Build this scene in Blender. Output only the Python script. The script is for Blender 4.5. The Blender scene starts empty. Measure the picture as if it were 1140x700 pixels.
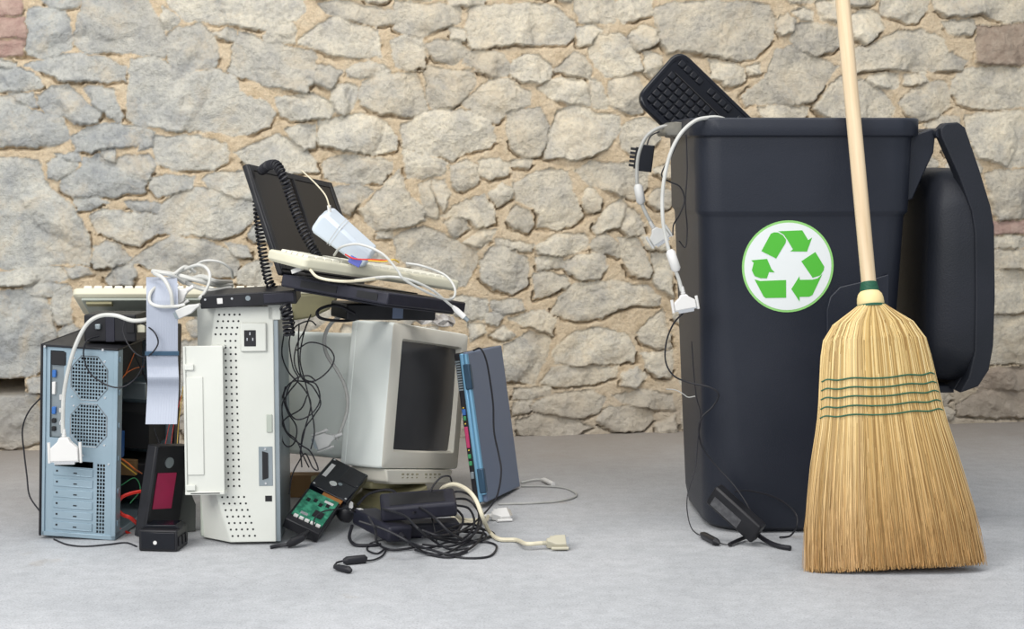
import bpy, bmesh, math, random
import numpy as np
from mathutils import Vector, Matrix, Euler

random.seed(7)
C = bpy.context.scene.collection
FPX = 1950.0
TH = math.atan(180 / FPX)
CT, ST = math.cos(TH), math.sin(TH)
CAMH = 0.85


# ------------------------------------------------------------------ camera
cam_d = bpy.data.cameras.new('camera')
cam = bpy.data.objects.new('camera', cam_d)
C.objects.link(cam)
cam.location = (0, 0, CAMH)
cam.rotation_euler = (math.pi / 2 - TH, 0, 0)
cam_d.sensor_width = 36
cam_d.lens = FPX / 1140 * 36
cam_d.clip_end = 60
bpy.context.scene.camera = cam


def ray(px, py):
    u = (350 - py) / FPX
    return Vector(((px - 570) / FPX, CT + u * ST, -ST + u * CT))


def P(px, py, D):
    """world point that stands at distance D (world y) seen at photo position px, py"""
    r = ray(px, py)
    r = r * (D / r.y)
    return Vector((r.x, r.y, r.z + CAMH))


def F(px, py, z=0.0):
    """world point at height z above the floor"""
    r = ray(px, py)
    r = r * ((z - CAMH) / r.z)
    return Vector((r.x, r.y, z))


# ------------------------------------------------------------------ materials
def mat(name, col, rough=0.5, metal=0.0, col2=None, nscale=8, bump=0.0, bscale=200, spec=0.5, detail=6, lo=0.35, hi=0.65):
    m = bpy.data.materials.new(name)
    m.use_nodes = True
    nt = m.node_tree
    b = nt.nodes['Principled BSDF']
    b.inputs['Base Color'].default_value = (*col, 1)
    b.inputs['Roughness'].default_value = rough
    b.inputs['Metallic'].default_value = metal
    b.inputs['Specular IOR Level'].default_value = spec
    tc = nt.nodes.new('ShaderNodeTexCoord')
    if col2 is not None:
        n = nt.nodes.new('ShaderNodeTexNoise')
        n.inputs['Scale'].default_value = nscale
        n.inputs['Detail'].default_value = detail
        nt.links.new(tc.outputs['Object'], n.inputs['Vector'])
        r = nt.nodes.new('ShaderNodeMapRange')
        r.inputs['From Min'].default_value = lo
        r.inputs['From Max'].default_value = hi
        nt.links.new(n.outputs['Fac'], r.inputs['Value'])
        mx = nt.nodes.new('ShaderNodeMix')
        mx.data_type = 'RGBA'
        mx.inputs['A'].default_value = (*col, 1)
        mx.inputs['B'].default_value = (*col2, 1)
        nt.links.new(r.outputs['Result'], mx.inputs['Factor'])
        nt.links.new(mx.outputs['Result'], b.inputs['Base Color'])
    if bump > 0:
        n2 = nt.nodes.new('ShaderNodeTexNoise')
        n2.inputs['Scale'].default_value = bscale
        n2.inputs['Detail'].default_value = 4
        nt.links.new(tc.outputs['Object'], n2.inputs['Vector'])
        bp = nt.nodes.new('ShaderNodeBump')
        bp.inputs['Strength'].default_value = bump
        bp.inputs['Distance'].default_value = 0.002
        nt.links.new(n2.outputs['Fac'], bp.inputs['Height'])
        nt.links.new(bp.outputs['Normal'], b.inputs['Normal'])
    return m


M = dict(
    bin=mat('bin_plastic', (.011, .014, .023), .44, col2=(.016, .019, .029), nscale=5, bump=.25, bscale=350, spec=.38),
    bin_lid=mat('lid_plastic', (.009, .011, .016), .55, col2=(.014, .016, .023), nscale=6, bump=.3, bscale=260, spec=.32),
    bin_lip=mat('worn_grey_plastic', (.10, .10, .09), .6, col2=(.17, .16, .13), nscale=20),
    black=mat('black_plastic', (.007, .007, .009), .42, col2=(.014, .014, .017), nscale=20, spec=.35),
    blackgloss=mat('gloss_black', (.005, .006, .010), .22, spec=.35),
    key_black=mat('black_key', (.008, .009, .013), .32, spec=.35),
    cord=mat('black_rubber', (.010, .010, .014), .5, spec=.4),
    navy=mat('navy_plastic', (.011, .011, .020), .5, col2=(.017, .017, .029), nscale=30, bump=.15, spec=.4),
    beige=mat('beige_plastic', (.60, .58, .45), .5, col2=(.54, .51, .39), nscale=6, bump=.06),
    keys=mat('ivory_key', (.66, .64, .54), .5),
    olive=mat('olive_beige', (.34, .31, .17), .6, col2=(.26, .24, .14), nscale=12),
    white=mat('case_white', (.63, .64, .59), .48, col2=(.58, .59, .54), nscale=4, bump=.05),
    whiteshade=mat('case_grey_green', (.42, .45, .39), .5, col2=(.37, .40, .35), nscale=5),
    crt=mat('monitor_casing', (.82, .86, .82), .5, col2=(.77, .81, .76), nscale=5, bump=.06),
    crtbezel=mat('monitor_bezel', (.80, .77, .67), .52, col2=(.75, .71, .61), nscale=7, bump=.06),
    glass=mat('tube_glass', (.055, .056, .06), .2, col2=(.07, .07, .073), nscale=5),
    lcd=mat('lcd_glass', (.008, .006, .005), .3, col2=(.014, .011, .009), nscale=6, spec=.35),
    steel=mat('blue_grey_steel', (.35, .45, .52), .38, metal=.55, col2=(.30, .40, .46), nscale=7),
    zinc=mat('zinc_strip', (.30, .34, .36), .42, metal=.7, col2=(.24, .28, .30), nscale=10),
    chrome=mat('bright_metal', (.75, .75, .75), .25, metal=1),
    dark=mat('dark_void', (.006, .006, .008), .7),
    cable_w=mat('white_cable', (.56, .56, .53), .45, col2=(.47, .47, .44), nscale=25),
    cable_c=mat('cream_cable', (.66, .61, .46), .5, col2=(.56, .51, .38), nscale=30),
    cable_g=mat('grey_cable', (.38, .38, .36), .5, col2=(.30, .30, .28), nscale=20),
    plug_w=mat('white_plug', (.66, .65, .63), .45),
    plug_g=mat('grey_plug', (.56, .56, .54), .5, col2=(.47, .47, .46), nscale=20),
    plug_c=mat('beige_plug', (.46, .43, .33), .5),
    adapter_w=mat('white_adapter', (.56, .62, .68), .4, col2=(.50, .56, .62), nscale=5),
    blue=mat('blue_connector', (.02, .10, .32), .4),
    violet=mat('violet_connector', (.10, .12, .42), .4),
    red=mat('red_wire', (.60, .03, .02), .45),
    orange=mat('orange_wire', (.70, .16, .03), .45),
    yellow=mat('yellow_wire', (.75, .5, .06), .45),
    magenta=mat('magenta_label', (.38, .012, .075), .5, col2=(.30, .012, .06), nscale=15),
    pcb=mat('green_circuit_board', (.01, .15, .085), .4, col2=(.05, .32, .19), nscale=70, lo=.45, hi=.6),
    pcb2=mat('dark_circuit_board', (.01, .05, .06), .5, col2=(.03, .11, .10), nscale=50),
    copper=mat('copper_tape', (.42, .17, .04), .35, metal=.4),
    lap_lid=mat('laptop_lid', (.125, .165, .25), .42, metal=.15, col2=(.145, .18, .26), nscale=3),
    lap_blue=mat('laptop_trim', (.20, .42, .60), .3, metal=.4),
    lap_dark=mat('laptop_hinge', (.028, .07, .12), .4, metal=.2),
    portg=mat('green_port', (.04, .25, .10), .5),
    portm=mat('magenta_port', (.45, .03, .12), .5),
    portb=mat('blue_port', (.03, .13, .40), .5),
    ribbon=None, wood=None, straw=None,
    thread=mat('green_thread', (.015, .10, .055), .6),
    green=mat('sticker_green', (.07, .42, .03), .45),
    sticker=mat('sticker_white', (.70, .73, .73), .35),
    ring=mat('sticker_rim', (.25, .55, .16), .4),
    tanbox=mat('cardboard', (.24, .14, .06), .8),
    bag=mat('clear_film', (.55, .53, .50), .2, col2=(.25, .22, .2), nscale=40),
)


def ribbon_mat():
    m = mat('ribbon_grey', (.33, .36, .43), .5)
    nt = m.node_tree
    tc = nt.nodes.new('ShaderNodeTexCoord')
    w = nt.nodes.new('ShaderNodeTexWave')
    w.inputs['Scale'].default_value = 110
    w.bands_direction = 'X'
    nt.links.new(tc.outputs['Object'], w.inputs['Vector'])
    bp = nt.nodes.new('ShaderNodeBump')
    bp.inputs['Strength'].default_value = .12
    bp.inputs['Distance'].default_value = .001
    nt.links.new(w.outputs['Fac'], bp.inputs['Height'])
    nt.links.new(bp.outputs['Normal'], nt.nodes['Principled BSDF'].inputs['Normal'])
    return m


def wood_mat():
    m = mat('pale_wood', (.62, .42, .22), .5)
    nt = m.node_tree
    b = nt.nodes['Principled BSDF']
    tc = nt.nodes.new('ShaderNodeTexCoord')
    mp = nt.nodes.new('ShaderNodeMapping')
    mp.inputs['Scale'].default_value = (60, 60, 2.5)
    n = nt.nodes.new('ShaderNodeTexNoise')
    n.inputs['Scale'].default_value = 1.5
    n.inputs['Detail'].default_value = 6
    cr = nt.nodes.new('ShaderNodeValToRGB')
    cr.color_ramp.elements[0].position = .3
    cr.color_ramp.elements[0].color = (.50, .37, .22, 1)
    cr.color_ramp.elements[1].position = .7
    cr.color_ramp.elements[1].color = (.68, .54, .36, 1)
    nt.links.new(tc.outputs['Object'], mp.inputs['Vector'])
    nt.links.new(mp.outputs['Vector'], n.inputs['Vector'])
    nt.links.new(n.outputs['Fac'], cr.inputs['Fac'])
    nt.links.new(cr.outputs['Color'], b.inputs['Base Color'])
    return m


def straw_mat():
    m = mat('straw', (.6, .4, .15), .6)
    nt = m.node_tree
    b = nt.nodes['Principled BSDF']
    a = nt.nodes.new('ShaderNodeAttribute')
    a.attribute_name = 'rnd'
    t = nt.nodes.new('ShaderNodeAttribute')
    t.attribute_name = 'tip'
    cr = nt.nodes.new('ShaderNodeValToRGB')
    e = cr.color_ramp.elements
    e[0].position = 0
    e[0].color = (.30, .17, .05, 1)
    e[1].position = 1
    e[1].color = (.84, .69, .37, 1)
    k = e.new(.5)
    k.color = (.68, .50, .21, 1)
    nt.links.new(a.outputs['Fac'], cr.inputs['Fac'])
    cr2 = nt.nodes.new('ShaderNodeValToRGB')
    e = cr2.color_ramp.elements
    e[0].position = 0
    e[0].color = (.18, .075, .025, 1)
    e[1].position = 1
    e[1].color = (.60, .36, .14, 1)
    nt.links.new(a.outputs['Fac'], cr2.inputs['Fac'])
    mx = nt.nodes.new('ShaderNodeMix')
    mx.data_type = 'RGBA'
    nt.links.new(t.outputs['Fac'], mx.inputs['Factor'])
    nt.links.new(cr.outputs['Color'], mx.inputs['A'])
    nt.links.new(cr2.outputs['Color'], mx.inputs['B'])
    nt.links.new(mx.outputs['Result'], b.inputs['Base Color'])
    return m


M['ribbon'] = ribbon_mat()
M['wood'] = wood_mat()
M['straw'] = straw_mat()


# ------------------------------------------------------------------ mesh builder
class MB:
    def __init__(s, T=None):
        s.v = []
        s.f = []
        s.T = T

    def add(s, vs, fs):
        o = len(s.v)
        for p in vs:
            p = Vector(p)
            s.v.append(tuple(s.T @ p) if s.T is not None else tuple(p))
        s.f += [tuple(i + o for i in f) for f in fs]
        return s

    def box(s, x0, x1, y0, y1, z0, z1):
        vs = [(x, y, z) for z in (z0, z1) for y in (y0, y1) for x in (x0, x1)]
        return s.add(vs, [(0, 2, 3, 1), (4, 5, 7, 6), (0, 1, 5, 4), (2, 6, 7, 3), (0, 4, 6, 2), (1, 3, 7, 5)])

    def loft(s, rings, caps=(True, True)):
        n = len(rings[0])
        vs = [p for r in rings for p in r]
        fs = []
        for i in range(len(rings) - 1):
            for j in range(n):
                k = (j + 1) % n
                fs.append((i * n + j, i * n + k, (i + 1) * n + k, (i + 1) * n + j))
        if caps[0]:
            fs.append(tuple(reversed(range(n))))
        if caps[1]:
            fs.append(tuple((len(rings) - 1) * n + j for j in range(n)))
        return s.add(vs, fs)

    def prism(s, poly, a0, a1, axis='y', poly2=None):
        def mk(p, a):
            if axis == 'y': return (p[0], a, p[1])
            if axis == 'z': return (p[0], p[1], a)
            return (a, p[0], p[1])
        return s.loft([[mk(p, a0) for p in poly], [mk(p, a1) for p in (poly2 or poly)]])

    def cyl(s, p0, p1, r, n=12, r1=None):
        return s.tube([p0, p1], r, n, radii=[r, r if r1 is None else r1])

    def tube(s, pts, r, n=8, radii=None):
        pts = [Vector(p) for p in pts]
        rings = []
        up = None
        for i, p in enumerate(pts):
            if i == 0: t = pts[1] - pts[0]
            elif i == len(pts) - 1: t = pts[-1] - pts[-2]
            else: t = pts[i + 1] - pts[i - 1]
            if t.length < 1e-9: t = Vector((0, 0, 1))
            t.normalize()
            if up is None:
                up = Vector((0, 0, 1)) if abs(t.z) < .9 else Vector((1, 0, 0))
            a = up - t * up.dot(t)
            if a.length < 1e-6:
                a = Vector((1, 0, 0)) - t * t.x
            a.normalize()
            up = a
            b = t.cross(a)
            rr = radii[i] if radii else r
            rings.append([p + (a * math.cos(q) + b * math.sin(q)) * rr for q in [2 * math.pi * j / n for j in range(n)]])
        return s.loft(rings)

    def lathe(s, prof, n=32, c=(0, 0, 0)):
        rings = [[(c[0] + r * math.cos(2 * math.pi * j / n), c[1] + r * math.sin(2 * math.pi * j / n), c[2] + z) for j in range(n)] for r, z in prof]
        return s.loft(rings)

    def build(s, name, m, parent=None, bevel=0, seg=2, smooth=False, solid=0, mx=None, sub=0):
        me = bpy.data.meshes.new(name)
        me.from_pydata(s.v, [], s.f)
        bm = bmesh.new()
        bm.from_mesh(me)
        bmesh.ops.recalc_face_normals(bm, faces=bm.faces)
        bm.to_mesh(me)
        bm.free()
        o = bpy.data.objects.new(name, me)
        me.materials.append(M[m] if isinstance(m, str) else m)
        C.objects.link(o)
        if parent is not None:
            o.parent = parent
        if mx is not None:
            o.matrix_basis = mx
        if solid:
            k = o.modifiers.new('solidify', 'SOLIDIFY')
            k.thickness = solid
        if bevel:
            k = o.modifiers.new('bevel', 'BEVEL')
            k.width = bevel
            k.segments = seg
            k.limit_method = 'ANGLE'
            k.angle_limit = math.radians(40)
            smooth = True
        if sub:
            k = o.modifiers.new('sub', 'SUBSURF')
            k.levels = sub
            k.render_levels = sub
        if smooth:
            me.polygons.foreach_set('use_smooth', [True] * len(me.polygons))
            if not sub:
                try:
                    me.set_sharp_from_angle(angle=math.radians(38))
                except Exception:
                    pass
        return o


def tag(o, label=None, cat=None, group=None, kind=None):
    if label: o['label'] = label
    if cat: o['category'] = cat
    if group: o['group'] = group
    if kind: o['kind'] = kind
    return o


def empty(name, label, cat, loc=(0, 0, 0), rot=(0, 0, 0), group=None):
    o = bpy.data.objects.new(name, None)
    o.empty_display_size = .05
    C.objects.link(o)
    o.location = loc
    o.rotation_euler = rot
    return tag(o, label, cat, group)


def rrect(hx, hy, r, z, cx=0, cy=0, n=6):
    pts = []
    for (sx, sy, a0) in ((1, 1, 0), (-1, 1, 90), (-1, -1, 180), (1, -1, 270)):
        for k in range(n + 1):
            a = math.radians(a0 + 90 * k / n)
            pts.append((cx + sx * (hx - r) + r * math.cos(a), cy + sy * (hy - r) + r * math.sin(a), z))
    return pts


def catmull(pts, k=8):
    pts = [Vector(p) for p in pts]
    if len(pts) < 3:
        return pts
    e = [pts[0] * 2 - pts[1]] + pts + [pts[-1] * 2 - pts[-2]]
    out = []
    for i in range(1, len(e) - 2):
        p0, p1, p2, p3 = e[i - 1:i + 3]
        for j in range(k):
            t = j / k
            out.append(.5 * ((2 * p1) + (p2 - p0) * t + (2 * p0 - 5 * p1 + 4 * p2 - p3) * t * t + (3 * p1 - p0 - 3 * p2 + p3) * t ** 3))
    out.append(pts[-1])
    return out


def rebase(o):
    """move the origin of a top-level mesh to its base, children keep their place"""
    vs = np.array([tuple(v.co) for v in o.data.vertices])
    b = Vector(((vs[:, 0].min() + vs[:, 0].max()) / 2, (vs[:, 1].min() + vs[:, 1].max()) / 2, vs[:, 2].min()))
    o.data.transform(Matrix.Translation(-b))
    o.location = b
    return b


def wire(name, label, cat, pts, r, m, group=None, n=8, parent=None, k=8):
    o = MB().tube(catmull(pts, k), r, n).build(name, m, parent, smooth=True)
    if parent is None:
        tag(o, label, cat, group)
        b = rebase(o)
        o['_b'] = list(b)
    return o


def attach(part, cable):
    """parent a part given in world coordinates to a rebased cable"""
    part.parent = cable
    b = Vector(cable['_b'])
    part.matrix_basis = Matrix.Translation(-b) @ part.matrix_basis
    return part


def own(cable, root, name='cord'):
    """make a lead a part of the device it belongs to"""
    for k in ('label', 'category', 'group'):
        if k in cable: del cable[k]
    cable.name = name
    M0 = cable.matrix_basis.copy()
    cable.parent = root
    cable.matrix_basis = root.matrix_basis.inverted() @ M0
    return cable


def frame(o, ydir, xdir):
    y = Vector(ydir).normalized()
    x = Vector(xdir)
    x = (x - y * x.dot(y)).normalized()
    z = x.cross(y)
    return Matrix(((x.x, y.x, z.x, o[0]), (x.y, y.y, z.y, o[1]), (x.z, y.z, z.z, o[2]), (0, 0, 0, 1)))


def dplug(cable, o, ydir, xdir, w=.05, L=.04, t=.014, m='plug_w', shell='chrome', boot=True, screws=True):
    """D-shaped plug: y points to the cable side, shell at the other end"""
    Mx = frame(o, ydir, xdir)
    h = w / 2
    bm = MB()
    prof = [(-h, 0), (h, 0), (h * .96, L * .55), (h * .45, L * .82), (h * .3, L), (-h * .3, L), (-h * .45, L * .82), (-h * .96, L * .55)]
    bm.prism(prof, -t / 2, t / 2, 'z')
    hood = bm.build('plug_hood', m, None, bevel=.002, mx=Mx)
    attach(hood, cable)
    if boot:
        b = MB()
        for i in range(4):
            b.cyl((0, L - .002 + i * .0045, 0), (0, L + .001 + i * .0045, 0), .0058 - i * .0005, 12)
        b.cyl((0, L - .002, 0), (0, L + .018, 0), .004, 10)
        b.build('strain_relief', m, hood, smooth=True)
    s = MB()
    s.prism([(-h * .74, 0), (h * .74, 0), (h * .7, -.007), (-h * .7, -.007)], -t * .36, t * .36, 'z')
    s.box(-h, h, -.0015, .0006, -t * .46, t * .46)
    sh = s.build('metal_shell', shell, hood)
    q = MB()
    for j in range(13):
        q.box(-h * .6 + j * h * 1.2 / 12 - .0007, -h * .6 + j * h * 1.2 / 12 + .0007, -.0076, -.007, .0004, .0024)
        if j < 12: q.box(-h * .55 + j * h * 1.1 / 11 - .0007, -h * .55 + j * h * 1.1 / 11 + .0007, -.0076, -.007, -.0024, -.0004)
    q.build('pin_holes', 'dark', sh)
    if screws:
        for sx in (-1, 1):
            MB().cyl((sx * (h + .003), -.004, 0), (sx * (h + .003), L * .78, 0), .0034, 10).build('thumb_screw', m, hood, smooth=True)
    return hood


# ------------------------------------------------------------------ wall
WA = Vector((-1.466, 4.957, 0))
WB = Vector((1.446, 5.475, 0))
WU = (WB - WA).normalized()
WN = Vector((WU.y, -WU.x, 0))


def wall_uv(px, py):
    r = ray(px, py)
    o = Vector((0, 0, CAMH))
    t = (WA - o).dot(WN) / r.dot(WN)
    p = o + r * t
    return ((p - WA).dot(WU), p.z)


BR = 'brick'
STONES = [
    [(-8, -5), (25, -5), (25, 17), (-8, 18), BR], [(-8, 21), (28, 20), (28, 42), (-8, 43), BR], [(-8, 46), (27, 45), (27, 61), (-8, 63), BR],
    [(33, 10), (50, 9), (72, 14), (78, 25), (77, 55), (60, 62), (48, 64), (32, 60), (31, 35)],
    [(45, -8), (90, -8), (85, 6), (68, 9), (55, 7)],
    [(92, -8), (160, -8), (168, 12), (180, 30), (185, 48), (182, 63), (165, 62), (145, 58), (110, 59), (90, 57), (83, 50), (84, 35), (90, 20)],
    [(182, 9), (198, 20), (197, 27), (184, 32), (178, 20)],
    [(184, -8), (335, -8), (339, 12), (330, 22), (310, 28), (285, 33), (265, 30), (245, 25), (228, 25), (205, 20), (190, 8)],
    [(187, 37), (200, 30), (222, 28), (235, 38), (242, 55), (238, 74), (212, 79), (200, 78), (188, 68), (186, 50)],
    [(145, 68), (175, 65), (198, 80), (212, 82), (240, 80), (262, 88), (265, 105), (290, 112), (304, 125), (300, 140), (280, 148), (255, 150), (235, 144), (205, 146), (180, 142), (155, 141), (142, 130), (143, 100)],
    [(238, 38), (250, 33), (262, 37), (262, 45), (245, 43)],
    [(33, 72), (60, 64), (90, 62), (115, 66), (138, 75), (138, 88), (110, 90), (75, 90), (60, 82), (40, 78)],
    [(-8, 75), (20, 75), (45, 88), (47, 95), (30, 100), (-8, 103)], [(-8, 66), (18, 70), (18, 74), (-8, 72)],
    [(12, 106), (38, 104), (40, 118), (28, 116)],
    [(45, 105), (60, 95), (78, 96), (90, 110), (112, 125), (108, 135), (90, 137), (70, 130), (50, 122), (43, 112)],
    [(97, 100), (115, 95), (125, 100), (135, 128), (133, 136), (120, 130), (105, 115)],
    [(-8, 110), (15, 110), (40, 125), (65, 130), (76, 145), (75, 155), (50, 162), (25, 161), (-8, 165)],
    [(80, 153), (100, 140), (130, 139), (156, 142), (158, 155), (145, 162), (110, 166), (88, 168), (86, 160)],
    [(160, 145), (172, 150), (170, 162), (156, 165)],
    [(355, 6), (375, 2), (400, 5), (420, 10), (438, 15), (437, 25), (420, 29), (400, 22), (380, 20), (365, 14)],
    [(400, -8), (440, -8), (430, 3), (410, 2)],
    [(442, 2), (470, 5), (510, 8), (512, 22), (490, 32), (470, 40), (455, 38), (440, 32), (440, 15)],
    [(495, -8), (540, -8), (540, 4), (515, 6), (500, 5)],
    [(355, 27), (375, 20), (400, 28), (420, 35), (423, 60), (410, 65), (375, 62), (350, 55), (335, 48), (340, 40)],
    [(293, 40), (305, 28), (325, 27), (330, 35), (328, 47), (310, 48), (296, 45)],
    [(268, 38), (285, 45), (330, 55), (350, 60), (353, 75), (347, 92), (340, 103), (325, 100), (300, 96), (285, 90), (268, 86), (254, 80), (260, 68), (262, 50)],
    [(350, 75), (360, 72), (378, 80), (375, 90), (368, 97), (349, 90)],
    [(385, 78), (400, 71), (425, 72), (432, 80), (420, 85), (400, 86), (385, 84)],
    [(437, 47), (450, 40), (468, 43), (475, 60), (472, 75), (455, 77), (440, 72), (436, 60)],
    [(475, 50), (485, 45), (510, 47), (520, 58), (515, 65), (503, 70), (485, 66)],
    [(503, 30), (518, 33), (518, 45), (505, 45)],
    [(523, 8), (560, 6), (600, 5), (620, 10), (640, 28), (638, 40), (630, 48), (605, 50), (570, 48), (545, 52), (524, 55), (521, 30)],
    [(520, 60), (540, 56), (560, 60), (568, 72), (565, 83), (552, 86), (535, 80), (517, 70)],
    [(475, 75), (500, 77), (525, 80), (528, 95), (515, 110), (500, 120), (485, 122), (476, 115), (474, 95)],
    [(403, 93), (430, 83), (463, 80), (468, 100), (475, 125), (450, 128), (415, 124), (403, 118), (400, 105)],
    [(370, 97), (385, 92), (397, 97), (395, 115), (383, 130), (375, 122), (368, 110)],
    [(308, 110), (330, 107), (350, 105), (365, 112), (373, 122), (365, 130), (325, 132), (312, 127)],
    [(515, 115), (545, 90), (568, 88), (588, 105), (588, 115), (565, 125), (553, 137), (530, 128)],
    [(318, 145), (335, 138), (350, 140), (350, 165), (340, 165), (325, 155)],
    [(357, 135), (380, 130), (400, 128), (415, 130), (430, 138), (442, 152), (440, 168), (415, 171), (390, 166), (356, 162), (354, 150)],
    [(447, 140), (470, 127), (510, 122), (545, 135), (552, 152), (545, 165), (520, 168), (505, 177), (480, 172), (450, 162)],
    [(451, 167), (480, 176), (497, 182), (492, 193), (470, 197), (452, 195)],
    [(261, 170), (285, 160), (310, 151), (335, 163), (352, 180), (354, 190), (320, 195), (280, 188)],
    [(642, -8), (680, -8), (685, 15), (682, 25), (665, 26), (645, 24), (640, 10)],
    [(685, 5), (700, -2), (724, -8), (724, 15), (710, 20), (695, 24), (686, 18)], [(620, -8), (638, -4), (635, 3), (622, 0)],
    [(700, 40), (715, 28), (730, 35), (733, 45), (725, 53), (712, 55), (703, 48)],
    [(727, 10), (750, 3), (800, 2), (855, 5), (862, 20), (858, 45), (840, 65), (820, 68), (795, 62), (775, 57), (755, 56), (742, 57), (734, 40), (728, 25)],
    [(643, 32), (660, 28), (668, 35), (655, 48), (645, 50)],
    [(655, 55), (665, 40), (690, 38), (705, 50), (712, 65), (715, 78), (700, 83), (675, 84), (665, 75), (655, 62)],
    [(570, 70), (585, 62), (600, 65), (615, 75), (613, 88), (600, 93), (580, 90), (570, 83)],
    [(618, 75), (640, 60), (650, 65), (656, 75), (655, 86), (635, 83), (620, 80)],
    [(600, 98), (620, 89), (645, 89), (655, 95), (655, 118), (635, 115), (610, 105)],
    [(657, 88), (668, 92), (675, 108), (675, 120), (659, 120)],
    [(680, 90), (695, 84), (712, 90), (718, 110), (716, 125), (705, 128), (690, 122), (678, 115)],
    [(718, 60), (735, 62), (735, 75), (725, 85), (720, 80)],
    [(790, 68), (815, 72), (828, 78), (828, 90), (812, 97), (795, 85)], [(832, 75), (845, 72), (845, 82), (834, 84)],
    [(826, 108), (850, 88), (864, 58), (880, 52), (905, 65), (930, 75), (920, 90), (903, 114), (880, 116), (850, 115), (830, 117)],
    [(566, 124), (585, 122), (600, 120), (610, 140), (607, 158), (600, 172), (583, 175), (570, 165), (565, 145)],
    [(612, 150), (620, 125), (640, 118), (665, 127), (688, 130), (690, 145), (675, 165), (660, 172), (640, 176), (606, 175)],
    [(692, 150), (697, 137), (715, 133), (730, 138), (735, 155), (720, 165), (705, 172), (692, 165)],
    [(845, 121), (858, 119), (880, 119), (898, 122), (895, 133), (850, 133)],
    [(868, -8), (908, -8), (905, 1), (880, 3)],
    [(866, 20), (875, 15), (885, 22), (883, 35), (868, 40), (864, 30)], [(882, 12), (895, 8), (905, 14), (903, 23), (893, 22)],
    [(910, 2), (928, 0), (935, 10), (930, 22), (915, 22)],
    [(880, 45), (888, 28), (910, 27), (930, 30), (934, 50), (925, 57), (905, 64), (890, 55)],
    [(945, -8), (972, -8), (973, 4), (960, 6), (946, 3)],
    [(948, 15), (962, 12), (978, 15), (983, 32), (972, 42), (960, 47), (950, 40)],
    [(980, -8), (1033, -8), (1030, 10), (1022, 22), (1010, 24), (995, 18), (982, 15)],
    [(1036, -8), (1148, -8), (1148, 22), (1120, 24), (1105, 20), (1090, 12), (1075, 17), (1050, 17), (1038, 8)],
    [(950, 56), (975, 48), (1000, 35), (1025, 33), (1050, 45), (1055, 60), (1040, 70), (1025, 80), (1005, 78), (985, 75), (952, 80), (948, 70)],
    [(1040, 72), (1060, 60), (1075, 68), (1070, 78), (1045, 78), (1035, 78)], [(1050, 25), (1080, 22), (1086, 30), (1080, 38), (1058, 38)],
    [(1088, 30), (1148, 27), (1148, 70), (1110, 71), (1087, 68), 'brown'],
    [(965, 88), (980, 82), (998, 83), (999, 95), (985, 97), (972, 93)], [(1008, 85), (1030, 82), (1032, 90), (1015, 94), (1007, 93)],
    [(1000, 113), (1015, 100), (1035, 92), (1050, 92), (1057, 105), (1053, 122), (1040, 130), (1022, 133), (1010, 125)],
    [(1060, 90), (1075, 78), (1100, 75), (1148, 75), (1148, 118), (1110, 120), (1085, 120), (1068, 115), (1060, 105)],
    [(905, 122), (925, 95), (940, 85), (965, 91), (985, 105), (993, 120), (990, 133), (930, 133)],
    [(1076, 130), (1105, 125), (1148, 125), (1148, 180), (1120, 185), (1090, 175), (1078, 155)],
    [(1030, 138), (1050, 130), (1068, 134), (1070, 150), (1040, 150)],
    [(1098, 195), (1110, 190), (1148, 188), (1148, 242), (1110, 243), (1103, 225)], [(1098, 247), (1148, 246), (1148, 258), (1098, 259), BR],
    [(1098, 263), (1148, 262), (1148, 275), (1098, 276)], [(1099, 280), (1148, 279), (1148, 298), (1100, 298)],
    [(1100, 303), (1148, 301), (1148, 345), (1104, 348)], [(1100, 352), (1148, 352), (1148, 404), (1098, 404)],
    [(1090, 411), (1148, 410), (1148, 432), (1088, 432), 'brown'], [(1066, 450), (1090, 436), (1148, 436), (1148, 462), (1100, 464), (1068, 462), 'brown'],
    [(-8, 178), (40, 178), (48, 195), (60, 215), (80, 228), (90, 245), (97, 260), (100, 280), (98, 294), (60, 293), (30, 296), (-8, 298)],
    [(53, 182), (65, 174), (85, 180), (80, 193), (65, 200), (55, 195)], [(62, 171), (88, 171), (90, 177), (75, 178)],
    [(72, 198), (90, 187), (95, 176), (110, 172), (130, 185), (163, 205), (160, 212), (130, 218), (100, 217), (82, 220), (70, 213)],
    [(85, 223), (105, 219), (118, 225), (100, 233), (88, 232)],
    [(128, 182), (140, 172), (165, 173), (174, 185), (165, 202), (150, 197)],
    [(112, 166), (128, 168), (127, 179), (115, 177)],
    [(172, 155), (195, 152), (225, 153), (250, 162), (252, 178), (240, 187), (210, 188), (185, 187), (174, 180)],
    [(168, 200), (190, 195), (215, 198), (213, 208), (195, 213), (178, 219), (170, 212)],
    [(225, 200), (240, 192), (280, 190), (282, 222), (255, 218), (235, 210)],
    [(180, 230), (195, 214), (225, 211), (250, 219), (282, 226), (283, 245), (265, 258), (245, 265), (215, 260), (195, 262), (176, 257)],
    [(140, 226), (160, 224), (178, 228), (176, 236), (150, 234)],
    [(100, 240), (115, 235), (145, 238), (175, 240), (177, 250), (165, 265), (155, 273), (130, 268), (110, 258)],
    [(103, 290), (107, 275), (118, 270), (135, 275), (145, 288), (125, 296), (105, 297)],
    [(150, 290), (170, 272), (190, 264), (230, 268), (255, 280), (265, 290), (262, 305), (220, 310), (175, 302)],
    [(117, 310), (125, 300), (148, 292), (153, 305), (145, 317), (122, 316)],
    [(-8, 305), (40, 297), (65, 298), (75, 308), (50, 315), (-8, 317)], [(72, 299), (95, 299), (100, 305), (82, 310)],
    [(26, 321), (50, 316), (75, 317), (58, 330), (30, 330)], [(252, 270), (275, 275), (278, 285), (262, 284)], [(265, 302), (285, 290), (300, 295), (300, 325), (265, 315)],
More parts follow.
